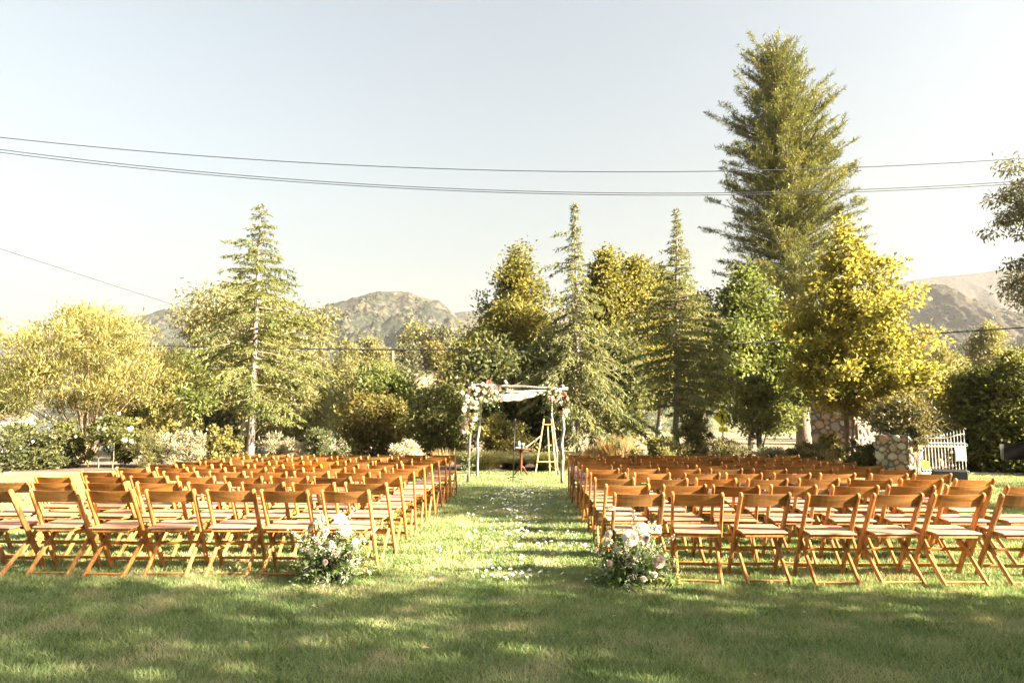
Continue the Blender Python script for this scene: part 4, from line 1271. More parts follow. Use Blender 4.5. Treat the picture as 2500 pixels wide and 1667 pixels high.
for base, n in ((FL, 16), (FR, 10)):
    st = [lc(base) + Vector((rr.gauss(0, .03), -.04 + rr.gauss(0, .03), rr.uniform(.12, .55))) for k in range(n)]
    sprigs('olive_sprigs', ch, st, [Vector((rr.choice([-1, 1]) * rr.uniform(.5, 1), rr.gauss(0, .3), rr.uniform(.5, 1.4))) for k in range(n)], [rr.uniform(.2, .42) for k in range(n)], SPR['euc_sprig'], .06, .014, 14, rr, .2)

# ------------------------------------------------------------------ under the canopy
DW = mat_wood('dark_table_wood', (.07, .025, .015), (.15, .055, .03), .35, 2)
p = gp(1272, 1160); t = empty('pedestal_table', p); prop(t, 'small dark wooden pedestal table with splayed feet under the canopy', 'table')
b = MB(); b.lathe([(0, .705), (.20, .70), (.27, .705), (.275, .715), (.27, .725), (0, .727)], 24); b.build('table_top', DW, t, True)
b = MB(); b.lathe([(.02, .70), (.05, .69), (.045, .62), (.028, .56), (.032, .46), (.045, .36), (.032, .30), (.05, .24), (.045, .20)], 14); b.build('column', DW, t, True)
for k in range(3):
    a = 6.283 * k / 3 + .55
    d = Vector((math.cos(a), math.sin(a), 0)); b = MB()
    b.tube([d * .02 + Vector((0, 0, .25)), d * .09 + Vector((0, 0, .2)), d * .15 + Vector((0, 0, .08)), d * .21 + Vector((0, 0, .012))], [.032, .028, .022, .016], 7); b.build('foot', DW, t, True)
tz = p.z + .727
bo = empty('bottle', (p.x - .05, p.y, tz)); prop(bo, 'small clear bottle with a teal label on the pedestal table', 'bottle')
gl = mat_plain('clear_glass', (.7, .74, .72), .1)
b = MB(); b.lathe([(0, 0), (.032, 0), (.034, .01), (.034, .13), (.014, .17), (.013, .20), (0, .20)], 14); b.build('glass_body', gl, bo, True)
b = MB(); b.lathe([(.0345, .02), (.0352, .02), (.0352, .10), (.0345, .10)], 14); b.build('label', mat_plain('teal_label', (.04, .32, .32), .6), bo, True)
cloth_lump('napkin', 'folded white napkin on the pedestal table', (p.x - .1, p.y - .08, tz), .085, .06, .03, mat_plain('napkin_cloth', (.7, .66, .62), .9), 9)
gl2 = MB(); gl2.lathe([(0, 0), (.028, 0), (.006, .008), (.005, .06), (.03, .09), (.032, .14), (.029, .14), (.0, .07)], 14)
prop(gl2.build('wine_glass', gl, None, True, loc=(p.x + .06, p.y - .02, tz)), 'stemmed glass on the pedestal table', 'glass')
p = gp(1253, 1172); t = empty('microphone_stand', p); prop(t, 'black microphone stand on a low tripod base in front of the pedestal table', 'microphone stand')
b = MB(); b.tube([(0, 0, .06), (.02, 0, .75), (.045, 0, 1.36)], [.013, .012, .009], 8); b.build('pole', M['black'], t, True)
b = MB(); b.tube([(.022, 0, .72), (.024, 0, .80)], [.02, .02], 8); b.build('clutch', M['black'], t, True)
for k in range(3):
    a = 6.283 * k / 3 + .5; b = MB(); b.tube([(0, 0, .09), (math.cos(a) * .14, math.sin(a) * .14, .05), (math.cos(a) * .26, math.sin(a) * .26, .012)], [.012, .01, .012], 6); b.build('foot', M['black'], t, True)
b = MB(); b.lathe([(0, 0), (.014, 0), (.017, .08), (.024, .11), (.026, .14), (.018, .165), (0, .17)], 12, (.048, 0, 1.35)); b.build('microphone', M['black'], t, True)
# wooden easel
EW = mat_wood('pale_pine', (.5, .36, .16), (.66, .5, .26), .6, 2)
p = gp(1330, 1158); t = empty('easel', p); prop(t, 'pale wooden easel ladder standing behind the right canopy post', 'easel')
def px(u, v, Y): return at(u, v, Y) - p
for i, (a, c) in enumerate((((1307, 1158, p.y), (1328, 1022, p.y + .15)), ((1358, 1160, p.y), (1346, 1022, p.y + .15)), ((1343, 1157, p.y + .35), (1337, 1038, p.y + .2)))):
    b = MB(); b.bar(px(*a), px(*c), .035, .025, (0, 1, 0)); b.build('leg', EW, t)
for a, c in (((1326, 1036, p.y + .12), (1350, 1036, p.y + .12)), ((1312, 1127, p.y), (1356, 1127, p.y)), ((1284, 1092, p.y - .25), (1320, 1064, p.y + .05))):
    b = MB(); b.bar(px(*a), px(*c), .035, .025, (0, 0.3, 1)); b.build('rail', EW, t)

# ------------------------------------------------------------------ stone pillars
STONE = [mat_plain('stone_tan', (.34, .26, .19), .9, (.23, .17, .125), 5, bmp=.4), mat_plain('stone_grey', (.26, .235, .21), .9, (.17, .155, .14), 5, bmp=.4),
         mat_plain('stone_rust', (.36, .22, .14), .9, (.26, .15, .1), 5, bmp=.4), mat_plain('stone_pale', (.40, .34, .275), .9, (.3, .25, .2), 5, bmp=.4)]
MORTAR = mat_plain('mortar', (.13, .105, .085), .95, (.09, .072, .06), 9, bmp=.5)
def stone_mesh(seed):
    rr = random.Random(seed); bm = bmesh.new()
    ec = rr.uniform(.72, 1.0)
    for k in range(20):
        a = 6.283 * k / 10 + rr.uniform(-.25, .25); r = rr.uniform(.82, 1.05); top = k >= 10
        rr_ = r * (.68 if top else 1.0)
        bm.verts.new((rr_ * math.cos(a), rr_ * math.sin(a) * ec, (rr.uniform(.28, .42) if top else rr.uniform(-.1, .08))))
    bmesh.ops.convex_hull(bm, input=bm.verts)
    for v in [v for v in bm.verts if not v.link_faces]: bm.verts.remove(v)
    me = bpy.data.meshes.new('stone'); bm.to_mesh(me); bm.free(); return me
SM = []
for k in range(12):
    me = stone_mesh(k); me.materials.append(STONE[k % 4]); SM.append(me)

def pillar(name, label, loc, rz, sx, sy, h, r0, r1, seed, cap=False):
    t = empty(name, loc, rz); prop(t, label, 'stone pillar', 'rubble stone gateposts and walls')
    b = MB(); b.box((0, 0, h / 2 - .1), (sx, sy, h + .2)); b.build('mortar_core', MORTAR, t)
    rr = random.Random(seed)
    faces = [(Vector((0, -sy / 2, 0)), Vector((1, 0, 0)), sx, Vector((0, -1, 0))), (Vector((sx / 2, 0, 0)), Vector((0, 1, 0)), sy, Vector((1, 0, 0))), (Vector((-sx / 2, 0, 0)), Vector((0, -1, 0)), sy, Vector((-1, 0, 0)))]
    for c, ax, w, nrm in faces:
        placed = []
        for it in range(900):
            big = it < 160
            r = rr.uniform(r0 + (r1 - r0) * .55, r1) if big else rr.uniform(r0 * .6, r0 + (r1 - r0) * .5)
            a = rr.uniform(-w / 2 + r * .5, w / 2 - r * .5); z = rr.uniform(r * .5, h - r * .35)
            if any((a - q[0]) ** 2 + (z - q[1]) ** 2 < ((r + q[2]) * .80) ** 2 for q in placed): continue
            placed.append((a, z, r))
        for a, z, r in placed:
            R_ = Matrix((ax, Vector((0, 0, 1)), nrm)).transposed()
            if R_.determinant() < 0: R_ = Matrix((-ax, Vector((0, 0, 1)), nrm)).transposed()
            q = (R_ @ Matrix.Rotation(rr.uniform(0, 6.28), 3, 'Z')).to_quaternion()
            link('stone', SM[rr.randrange(12)], t, None, loc=c + ax * a + Vector((0, 0, z)), rot=q, scale=(r, r, r * rr.uniform(.8, 1.3)))
    # flat stones along the top
    n = max(2, int(sx / (r1 * 1.3)))
    for k in range(n):
        for j in range(max(1, int(sy / (r1 * 1.4)))):
            link('stone', SM[rr.randrange(12)], t, None, loc=(-sx / 2 + sx * (k + .5) / n, -sy / 2 + sy * (j + .5) / max(1, int(sy / (r1 * 1.4))), h - .01), rot=(0, 0, rr.uniform(0, 6)), scale=(sx / n * .56, sx / n * .56, r1 * .5))
    return t
q = gp(2212, 1160); pillar('gate_pillar', 'low rubble stone pillar left of the white gate, sunlit on its right face', (q.x, q.y + .35, q.z), math.radians(-50), .85, .7, 1.06, .07, .17, 1)
x_, y_ = at(2055, 1080, 31).x, 31.0
pillar('wall_pillar', 'tall stone pillar of rounded boulders beside the pine trunk', (x_, y_, float(gz(x_, y_)) - .1), math.radians(-47), 2.0, 1.5, 4.5, .12, .30, 2)
x_, y_ = at(2290, 1020, 28).x, 28.0
pt = pillar('wall_pillar', 'stone pillar carrying a lantern, rising above the white gate', (x_, y_, float(gz(x_, y_)) - .1), math.radians(-52), 1.0, .8, 3.0, .09, .18, 3)
def lantern(u, v, Y, label):
    p = at(u, v, Y); t = empty('lantern', p); prop(t, label, 'lantern')
    gm = mat_plain('lantern_glass', (.62, .58, .5), .2)
    b = MB(); b.lathe([(.02, 0), (.11, .02), (.12, .05), (.09, .07)], 8); b.build('lantern_base', M['black'], t)
    b = MB(); b.lathe([(.085, .07), (.12, .36), (.0, .36)], 6); b.build('glass', gm, t)
    for k in range(6):
        a = 6.283 * k / 6; b = MB(); b.bar((math.cos(a) * .09, math.sin(a) * .09, .06), (math.cos(a) * .125, math.sin(a) * .125, .37), .014, .014, (0, 0, 1) if False else (1, .2, 0)); b.build('glazing_bar', M['black'], t)
    b = MB(); b.lathe([(.16, .36), (.15, .39), (.07, .48), (.02, .52), (.02, .56), (0, .57)], 8); b.build('roof', M['black'], t)
pz = float(gz(x_, y_)) - .1 + 3.0
lantern(2266, CYP, 28, 'dark metal lantern on top of the rear stone pillar')
bpy.data.objects['lantern'].location = (x_ - .25, y_, pz + .05)

# ------------------------------------------------------------------ white gate
WM = M['white_metal']
g0 = gp(2245, 1157); g1 = gp(2362, 1159)
gt = empty('iron_gate', g0, math.atan2(g1.y - g0.y, g1.x - g0.x)); prop(gt, 'white wrought iron gate with spear tips between the pillar and the dark shrubs', 'gate')
GW = (g1 - g0).length; GH = .98
b = MB(); b.bar((.02, 0, 0), (.02, 0, .92), .06, .06, (0, 1, 0)); b.build('post', WM, gt)
for z in (.035, .12, .76, .86):
    b = MB(); b.bar((.03, 0, z), (GW, 0, z), .03, .028, (0, 0, 1)); b.build('rail', WM, gt)
def topz(x): return .99 + .13 * float(sstep(.5, 1.05, x / GW)) * 1.0
b = MB(); xs_ = np.linspace(.06, GW, 14)
for a, c in zip(xs_[:-1], xs_[1:]): b.bar((a, 0, topz(a)), (c, 0, topz(c)), .032, .026, (0, 0, 1), .1)
b.build('curved_top_rail', WM, gt)
nb_ = 14
for k in range(nb_):
    x = .10 + (GW - .12) * k / (nb_ - 1); h = topz(x) + .10
    b = MB(); b.bar((x, 0, .12), (x, 0, h - .05), .017, .017, (0, 1, 0)); b.lathe([(.009, 0), (.017, .02), (.004, .09), (0, .1)], 6, (x, 0, h - .055)); b.build('bar', WM, gt)
    for z in (.078, .81):
        b = MB(); b.tube([(x + .04 + .032 * math.cos(a), 0, z + .032 * math.sin(a)) for a in np.linspace(0, 6.283, 13)], .009, 5, False); b.build('ring', WM, gt)
for x_k, z_k in ((9, .63), (9, .24), (0, .66)):
    x = .10 + (GW - .12) * x_k / (nb_ - 1); b = MB(); b.lathe([(.008, -.05), (.035, 0), (.008, .05)], 8, (x, 0, z_k)); b.build('collar', WM, gt)
def mat_notice():
    m, N, L, P = new_mat('notice_print'); tc = N.new("ShaderNodeTexCoord"); w = N.new("ShaderNodeTexWave"); w.bands_direction = 'Z'
    w.inputs["Scale"].default_value = 16; w.inputs["Distortion"].default_value = .0; L.new(tc.outputs["Object"], w.inputs[0])
    n = noise_tex(N, L, tc.outputs["Object"], 60, 2)
    mu = N.new("ShaderNodeMath"); mu.operation = 'MULTIPLY'; L.new(ramp(N, L, w.outputs[1], .55, .8), mu.inputs[0]); L.new(ramp(N, L, n, .45, .55), mu.inputs[1])
    L.new(mixc(N, L, mu.outputs[0], (.72, .72, .72), (.42, .44, .5)), P.inputs[0]); P.inputs["Roughness"].default_value = .5; return m
b = MB(); b.box((GW - .13, -.03, .56), (.26, .012, .36)); nb2 = prop(b.build('notice_board', mat_notice(), None, loc=g0, rot=(0, 0, gt.rotation_euler[2])), 'white printed notice board fixed to the white gate', 'notice')
# yellow box sign by the gate pillar
p = at(2256, 1133, g0.y - .18)
ys_ = empty('yellow_sign', (p.x, p.y, p.z)); prop(ys_, 'small plain yellow panel leaning out between the stone pillar and the gate', 'sign')
Ry = Matrix.Rotation(math.radians(18), 3, 'Y')
b = MB(); b.box((0, 0, 0), (.24, .05, .22), Ry); b.build('panel', mat_plain('yellow_panel', (.75, .47, .03), .5, (.7, .43, .03)), ys_)
b = MB(); b.bar((-.06, .02, -.05), (-.1, .02, float(gz(p.x, p.y)) - p.z - .05), .025, .025, (0, 1, 0)); b.build('stake', M['black'], ys_)

# ------------------------------------------------------------------ people beyond the gate
SKIN = mat_plain('skin', (.50, .29, .20), .6, (.45, .25, .17))
def person(label, loc, rz, top_mat, leg_mat, hair_mat, arm_up=False, long_hair=False, hat=None, H=1.62):
    t = empty('person', loc, rz); prop(t, label, 'person')
    k = H / 1.65
    V = {'pel': (0, 0, .93), 'sp': (0, .01, 1.1), 'ch': (0, .01, 1.28), 'nk': (0, .015, 1.42), 'hd': (0, -.005, 1.50), 'ht': (0, 0, 1.585),
         'lh': (-.09, 0, .9), 'lk': (-.10, -.01, .48), 'la': (-.10, .02, .08), 'lt': (-.10, -.12, .03), 'rh': (.09, 0, .9), 'rk': (.10, -.03, .48), 'ra': (.10, 0, .08), 'rt': (.10, -.14, .03),
         'ls': (-.17, .01, 1.35), 'le': (-.22, .03, 1.08), 'lw': (-.22, -.06, .85), 'lf': (-.22, -.09, .76), 'rs': (.17, .01, 1.35), 're': (.22, .03, 1.08), 'rw': (.22, -.06, .85), 'rf': (.22, -.09, .76)}
    if arm_up: V.update({'le': (-.30, -.08, 1.30), 'lw': (-.15, -.08, 1.50), 'lf': (-.09, -.06, 1.57)})
    R_ = {'pel': .13, 'sp': .115, 'ch': .135, 'nk': .05, 'hd': .085, 'ht': .075, 'lh': .085, 'rh': .085, 'lk': .055, 'rk': .055, 'la': .038, 'ra': .038, 'lt': .032, 'rt': .032,
          'ls': .052, 'rs': .052, 'le': .038, 're': .038, 'lw': .027, 'rw': .027, 'lf': .025, 'rf': .025}
    E = [('pel', 'sp'), ('sp', 'ch'), ('ch', 'nk'), ('nk', 'hd'), ('hd', 'ht'), ('pel', 'lh'), ('lh', 'lk'), ('lk', 'la'), ('la', 'lt'), ('pel', 'rh'), ('rh', 'rk'), ('rk', 'ra'), ('ra', 'rt'),
         ('ch', 'ls'), ('ls', 'le'), ('le', 'lw'), ('lw', 'lf'), ('ch', 'rs'), ('rs', 're'), ('re', 'rw'), ('rw', 'rf')]
    names = list(V); me = bpy.data.meshes.new('body')
    me.from_pydata([tuple(c * k for c in V[n]) for n in names], [(names.index(a), names.index(b_)) for a, b_ in E], [])
    o = link('body', me, t)
    md = o.modifiers.new('skin', 'SKIN'); sv = me.skin_vertices[0].data if me.skin_vertices else None
    if sv is None:
        bm = bmesh.new(); bm.from_mesh(me); bm.verts.layers.skin.verify(); bm.to_mesh(me); bm.free(); sv = me.skin_vertices[0].data
    for i, n in enumerate(names): sv[i].radius = (R_[n] * k,) * 2; sv[i].use_root = (n == 'pel')
    o.modifiers.new('sub', 'SUBSURF').levels = 1; o.modifiers['sub'].render_levels = 2
    me.materials.append(SKIN)
    b = MB(); b.lathe([(.15, .78), (.165, .9), (.145, 1.05), (.155, 1.2), (.165, 1.3), (.13, 1.385), (.075, 1.42)], 18, (0, .012, 0), (1.08, .86)); b.build('shirt', top_mat, t, True, scale=k)
    for s in (-1, 1):
        sh = Vector(V['ls' if s < 0 else 'rs']); el = Vector(V['le' if s < 0 else 're'])
        b = MB(); b.tube([sh + Vector((-s * .04, 0, .01)), sh, sh.lerp(el, .55)], [.07, .068, .058], 10); b.build('sleeve', top_mat, t, True, scale=k)
        b = MB(); b.tube([(s * .085, 0, .92), (s * .10, -.01, .5), (s * .10, .01, .12)], [.105, .075, .06], 10); b.build('trouser_leg', leg_mat, t, True, scale=k)
    b = MB(); pr2 = [(.0, .128), (.06, .115), (.09, .07), (.1, .0), (.095, -.06)]
    if long_hair: pr2 += [(.11, -.14), (.12, -.26), (.10, -.36), (.0, -.38)]
    else: pr2 += [(.06, -.09), (0, -.09)]
    b.lathe(list(reversed(pr2)), 16, (0, .025, 1.55), (1, .95)); b.build('hair', hair_mat, t, True, scale=k)
    for s in (-1, 1):
        b = MB(); b.lathe([(0, -.008), (.009, 0), (0, .008)], 8, (s * .032, -.086, 1.545)); b.build('eye', M['black'], t, True, scale=k)
    b = MB(); b.lathe([(0, -.02), (.014, -.012), (.008, .01), (0, .03)], 8, (0, -.094, 1.52)); b.build('nose', SKIN, t, True, scale=k)
    if hat:
        b = MB(); b.lathe([(0, 1.69), (.07, 1.685), (.095, 1.655), (.10, 1.62), (.21, 1.60), (.21, 1.594), (.1, 1.60), (0, 1.60)], 20, (-.05, -.03, 0)); b.build('hat', hat, t, True, scale=k)
    return t
def mat_stripe():
    m, N, L, P = new_mat('pink_striped_shirt'); tc = N.new("ShaderNodeTexCoord"); w = N.new("ShaderNodeTexWave"); w.bands_direction = 'Z'; w.inputs["Scale"].default_value = 9
    L.new(tc.outputs["Object"], w.inputs[0]); sp = N.new("ShaderNodeSeparateXYZ"); L.new(tc.outputs["Object"], sp.inputs[0])
    mu = N.new("ShaderNodeMath"); mu.operation = 'MULTIPLY'; L.new(ramp(N, L, w.outputs[1], .6, .8), mu.inputs[0]); L.new(ramp(N, L, sp.outputs[2], 1.1, 1.2), mu.inputs[1])
    L.new(mixc(N, L, mu.outputs[0], (.60, .32, .30), (.16, .07, .10)), P.inputs[0]); P.inputs["Roughness"].default_value = .9; return m
for (u, vtop, Y, hgt, kw) in ((2294, 1119, 25.5, 1.62, dict(label='long blonde haired person in a peach top seen beyond the white gate', top_mat=mat_plain('peach_top', (.62, .36, .2), .9), leg_mat=mat_plain('pale_trousers', (.5, .42, .34), .9), hair_mat=mat_plain('blonde_hair', (.5, .33, .13), .6), long_hair=True, rz=math.pi)),
                             (2329, 1107, 25.0, 1.74, dict(label='dark haired person in a pink striped shirt raising a straw hat beyond the gate', top_mat=mat_stripe(), leg_mat=mat_plain('dark_trousers', (.06, .06, .08), .9), hair_mat=mat_plain('dark_hair', (.02, .015, .012), .5), arm_up=True, hat=mat_plain('straw_hat', (.42, .25, .07), .8), rz=math.pi - .5))):
    p = at(u, vtop, Y)
    person(loc=(p.x, p.y, p.z - hgt * 1.02), H=hgt, **kw)
# the sunken path they stand on
p = at(2310, 1110, 25)
pz_ = at(2294, 1119, 25.5).z - 1.62 * 1.02
b = MB(); b.box((p.x + .4, 25.6, pz_ - .05), (3.6, 4.4, .1)); prop(b.build('path', mat_plain('sunken_path', (.2, .15, .12), .95)), kind='structure')

# ------------------------------------------------------------------ signs, fence, poles, wires
YEL = mat_plain('sign_yellow', (.72, .70, .03), .5, (.66, .64, .03)); SB = mat_plain('sign_black', (.012, .012, .012), .5); GALV = mat_plain('galvanised', (.5, .48, .45), .5, metal=.3)
d_ = 38.5; c = at(1763, 1019, d_); bs = base_pt(1768, d_)
t = empty('crossing_sign', (c.x, d_, bs.z)); prop(t, 'yellow diamond pedestrian crossing sign with an arrow plate below', 'sign')
cz_ = c.z - bs.z
b = MB(); b.bar((0.03, .05, -.1), (.03, .05, cz_ + .3), .07, .05, (0, 1, 0)); b.build('post', GALV, t)
b = MB(); s = .54; b.poly([(0, 0, cz_ - s), (s * .92, 0, cz_), (0, 0, cz_ + s), (-s * .92, 0, cz_)], (0, 1, 0), .012); pl = b.build('diamond_plate', YEL, t)
b = MB(); b.lathe([(0, -.004), (.048, -.004), (.048, .004), (0, .004)], 14); hd = b.build('symbol_head', SB, pl, loc=(-.06, -.006, cz_ + .27), rot=(math.pi / 2, 0, 0))
def bars(name, segs, parent):
    b = MB()
    for (x0, z0, x1, z1, w) in segs: b.bar((x0, -.006, z0), (x1, -.006, z1), w, .006, (0, 1, 0), .1)
    return b.build(name, SB, parent)
bars('symbol_walker', [(-.03, cz_ + .19, .015, cz_ - .05, .13), (-.05, cz_ + .17, -.16, cz_ + .04, .045), (.03, cz_ + .18, .11, cz_ + .10, .045), (.11, cz_ + .10, .11, cz_ + .0, .04), (.0, cz_ - .02, -.07, cz_ - .32, .06), (.03, cz_ - .02, .13, cz_ - .32, .06)], pl)
b = MB(); b.box((.04, -.0, cz_ - .66), (.5, .012, .26)); ap = b.build('arrow_plate', YEL, t)
bars('arrow', [(-.07, cz_ - .59, .09, cz_ - .69, .035)], ap); b = MB(); b.poly([(.06, -.012, cz_ - .74), (.16, -.012, cz_ - .735), (.125, -.012, cz_ - .645)], (0, 1, 0), .006); b.build('arrow_head', SB, ap)
d_ = 29; c = at(1404, 1036, d_); bs = base_pt(1404, d_)
t = empty('road_sign', (c.x, d_, bs.z)); prop(t, 'grey back of a road sign with a smaller plate below, by the slim cedar trunk', 'sign')
h_ = c.z - bs.z
b = MB(); b.bar((0, .03, -.1), (0, .03, h_ + .25), .05, .04, (0, 1, 0)); b.build('post', GALV, t)
b = MB(); b.poly([(.16 * math.cos(a), 0, h_ + .27 * math.sin(a)) for a in np.linspace(0, 6.28, 21)[:-1]], (.35, 1, 0), .01); b.build('round_plate', GALV, t)
b = MB(); b.box((0.02, 0, h_ - .52), (.2, .012, .5)); b.build('rectangular_plate', GALV, t)
# rail fence beyond the border
FW = mat_wood('weathered_fence', (.18, .14, .11), (.34, .28, .22), .9, 2)
d_ = 31.5
t = empty('rail_fence', base_pt(1650, d_)); prop(t, 'weathered two rail timber fence along the road beyond the border', 'fence')
o_ = Vector(t.location)
xs_ = [at(u, 1080, d_).x for u in (1150, 1260, 1370, 1480, 1590, 1700, 1815, 1925)]
for i, x in enumerate(xs_):
    zg = float(gz(x, d_)); b = MB(); b.bar(Vector((x, d_, zg - .2)) - o_, Vector((x, d_, zg + 1.12)) - o_, .15, .15, (0, 1, 0)); b.build('post', FW, t)
    if i + 1 < len(xs_):
        for z in (.45, .92):
            z2 = float(gz(xs_[i+1], d_)); b = MB(); b.bar(Vector((x, d_ - .06, zg + z)) - o_, Vector((xs_[i+1], d_ - .06, z2 + z)) - o_, .05, .13, (0, 0, 1)); b.build('rail', FW, t)
bm = bmesh.new(); bmesh.ops.create_icosphere(bm, subdivisions=3, radius=1)
for v in bm.verts: v.co = Vector((v.co.x * .62, v.co.y * .5, v.co.z * .42)) * (1 + .12 * mnoise.noise(v.co * 1.7))
me = bpy.data.meshes.new('boulder'); bm.to_mesh(me); bm.free(); me.polygons.foreach_set("use_smooth", np.ones(len(me.polygons), bool))
q = at(1912, 1090, 27); prop(link('boulder', me, None, mat_plain('pale_rock', (.62, .58, .54), .85, (.5, .46, .42), 3, bmp=.3), loc=(q.x, 27, float(gz(q.x, 27)) + .25)), 'large pale boulder in front of the pine trunk', 'boulder')

def wire(label, pts, Y0, Y1, r, group, n=60):
    us = np.array([p[0] for p in pts], float); vs = np.array([p[1] for p in pts], float)
    c = np.polyfit(us, vs, min(2, len(pts) - 1)); u = np.linspace(us[0] - (600 if len(pts) > 7 else 0), us[-1] + (600 if len(pts) > 7 else 0), n)
    P_ = [at(a, np.polyval(c, a), Y0 + (Y1 - Y0) * (a - us[0]) / (us[-1] - us[0])) for a in u]
    b = MB(); b.tube(P_, r, 5); return prop(b.build('power_line', M['wire'], None, True), label, 'cable', group)
wg = 'overhead power lines'
wire('topmost thin power line sweeping across the sky', [(-150, 316), (0, 336), (625, 395), (1250, 418), (1500, 419.5), (1900, 410), (2500, 386), (2650, 379)], 33, 33, .021, wg)
wire('middle of the three high power lines, upper one of the close pair', [(-150, 345), (0, 362), (625, 438), (1250, 466), (1500, 471), (1900, 464), (2500, 441), (2650, 434)], 34, 34, .020, wg)
wire('lowest of the three high power lines, lower one of the close pair', [(-150, 352), (0, 370), (625, 443), (1250, 471.5), (1500, 475), (1900, 470), (2500, 447), (2650, 440)], 34.6, 34.6, .020, wg)
wire('thick black cable sagging at treetop height behind the cedars', [(-150, 818), (0, 828), (450, 850), (900, 855), (1300, 853), (1700, 838), (2100, 820), (2300, 812), (2500, 800), (2650, 792)], 33.5, 33.5, .034, wg)
wire('faint thin wire slanting down at the upper left towards the hills', [(-120, 568), (0, 608), (250, 687), (470, 760), (600, 800)], 60, 80, .032, wg)
t = empty('utility_pole', base_pt(955, 72)); prop(t, 'wooden utility pole rising above the bright green tree', 'utility pole'); hz = at(955, 856, 72).z - t.location.z
b = MB(); b.tube([(0, 0, -.5), (0, 0, hz)], [.2, .15], 8); b.build('pole', M['bark'], t, True)
b = MB(); b.bar((-.9, 0, hz - .5), (.9, 0, hz - .5), .12, .12, (0, 0, 1)); b.build('crossarm', M['bark'], t)
wire('pale wire running from the utility pole down behind the left cedar', [(955, 872), (850, 855), (740, 838)], 72, 60, .03, wg, 12)

# hilltop house
d_ = 225; c = at(1348, 800, d_); t = empty('hilltop_house', c, .2); prop(t, 'small dark house with hipped roof and wide windows on the hilltop', 'house')
HW = mat_plain('house_wall', (.14, .12, .12), .8); HR = mat_plain('house_roof', (.05, .045, .045), .8); HG = mat_plain('house_glass', (.55, .6, .62), .15)
b = MB(); b.box((0, 0, 1.0), (4.6, 4, 4)); b.build('wall', HW, t)
b = MB(); b.add([(-3, -2.8, 3), (3, -2.8, 3), (3, 2.8, 3), (-3, 2.8, 3), (-.5, 0, 4.1), (.5, 0, 4.1)], [(3, 2, 1, 0), (0, 1, 5, 4), (1, 2, 5), (2, 3, 4, 5), (3, 0, 4)]); b.build('roof', HR, t)
for x in (-1.45, 0, 1.45):
    b = MB(); b.box((x, -2.02, 2.15), (1.25, .06, 1.2)); b.build('window', HG, t)
for x in (-.5, 1.3):
    b = MB(); b.box((x, -2.02, -.1), (.5, .06, 1.1)); b.build('window', HG, t)
b = MB(); b.box((3.8, .5, 2.3), (3.2, 4, 5.6)); b.build('wing', HW, t)
c = at(18, 1008, 150); t = empty('shore_house', (c.x, 150, -2.0)); prop(t, 'small white house on the lake shore at the left edge', 'house')
b = MB(); b.box((0, 0, 1.5), (9, 5, 3)); b.build('wall', mat_plain('white_wall', (.65, .62, .58), .8), t)
b = MB(); b.add([(-5, -3, 3), (5, -3, 3), (5, 3, 3), (-5, 3, 3), (-5, 0, 4.6), (5, 0, 4.6)], [(3, 2, 1, 0), (0, 1, 5, 4), (1, 2, 5), (2, 3, 4, 5), (3, 0, 4)]); b.build('roof', mat_plain('red_roof', (.28, .15, .1), .8), t)
for x in (-2.5, 0, 2.5):
    b = MB(); b.box((x, -2.52, 1.5), (1, .06, 1.1)); b.build('window', HG, t)

# ------------------------------------------------------------------ small equipment
p = gp(2318, 1176); t = empty('monitor_speaker', (p.x, p.y, p.z), math.radians(-20)); prop(t, 'black wedge monitor loudspeaker lying on the lawn before the gate', 'speaker')
b = MB(); b.poly([Vector((-.34, -.2, 0)), Vector((-.34, .2, 0)), Vector((-.34, .2, .16)), Vector((-.34, .02, .30)), Vector((-.34, -.2, .26))], (1, 0, 0), .68); b.build('cabinet', mat_plain('speaker_shell', (.02, .022, .026), .6), t)
b = MB(); b.poly([Vector((-.30, .205, .015)), Vector((-.30, .205, .155)), Vector((-.30, .04, .29)), Vector((-.30, .045, .295)), Vector((-.30, .212, .158)), Vector((-.30, .212, .015))], (1, 0, 0), .6); b.build('grille', M['black'], t)
for s in (-1, 1):
    b = MB(); b.box((s * .345, 0, .13), (.012, .12, .04)); b.build('handle', M['black'], t)
# music stand at the right edge
Y_ = 5.0; pl_ = at(2437, 1080, Y_); px_ = pl_.x + .30
t = empty('music_stand', (px_, Y_, float(gz(px_, Y_)))); prop(t, 'black music stand desk with a white sheet jutting in at the right edge', 'music stand')
dz = pl_.z - t.location.z
b = MB(); b.poly([Vector((-.29, -.05, dz)), Vector((.29, -.03, dz + .015)), Vector((.28, .05, dz - .125)), Vector((-.235, .04, dz - .125))], (0, .5, -.3), .012); b.build('desk', M['black'], t)
b = MB(); b.poly([Vector((-.312, -.03, dz - .010)), Vector((-.2, -.025, dz - .010)), Vector((-.2, .065, dz - .12)), Vector((-.245, .06, dz - .12))], (0, .5, -.3), .003); b.build('sheet', mat_plain('paper', (.75, .76, .8), .8), t)
b = MB(); b.tube([(.02, 0, .0), (.02, 0, dz - .06)], .012, 8); b.build('pole', M['black'], t, True)
b = MB(); b.lathe([(0, 0), (.13, 0), (.13, .015), (.03, .03), (0, .03)], 20, (.02, 0, 0)); b.build('round_base', M['black'], t, True)
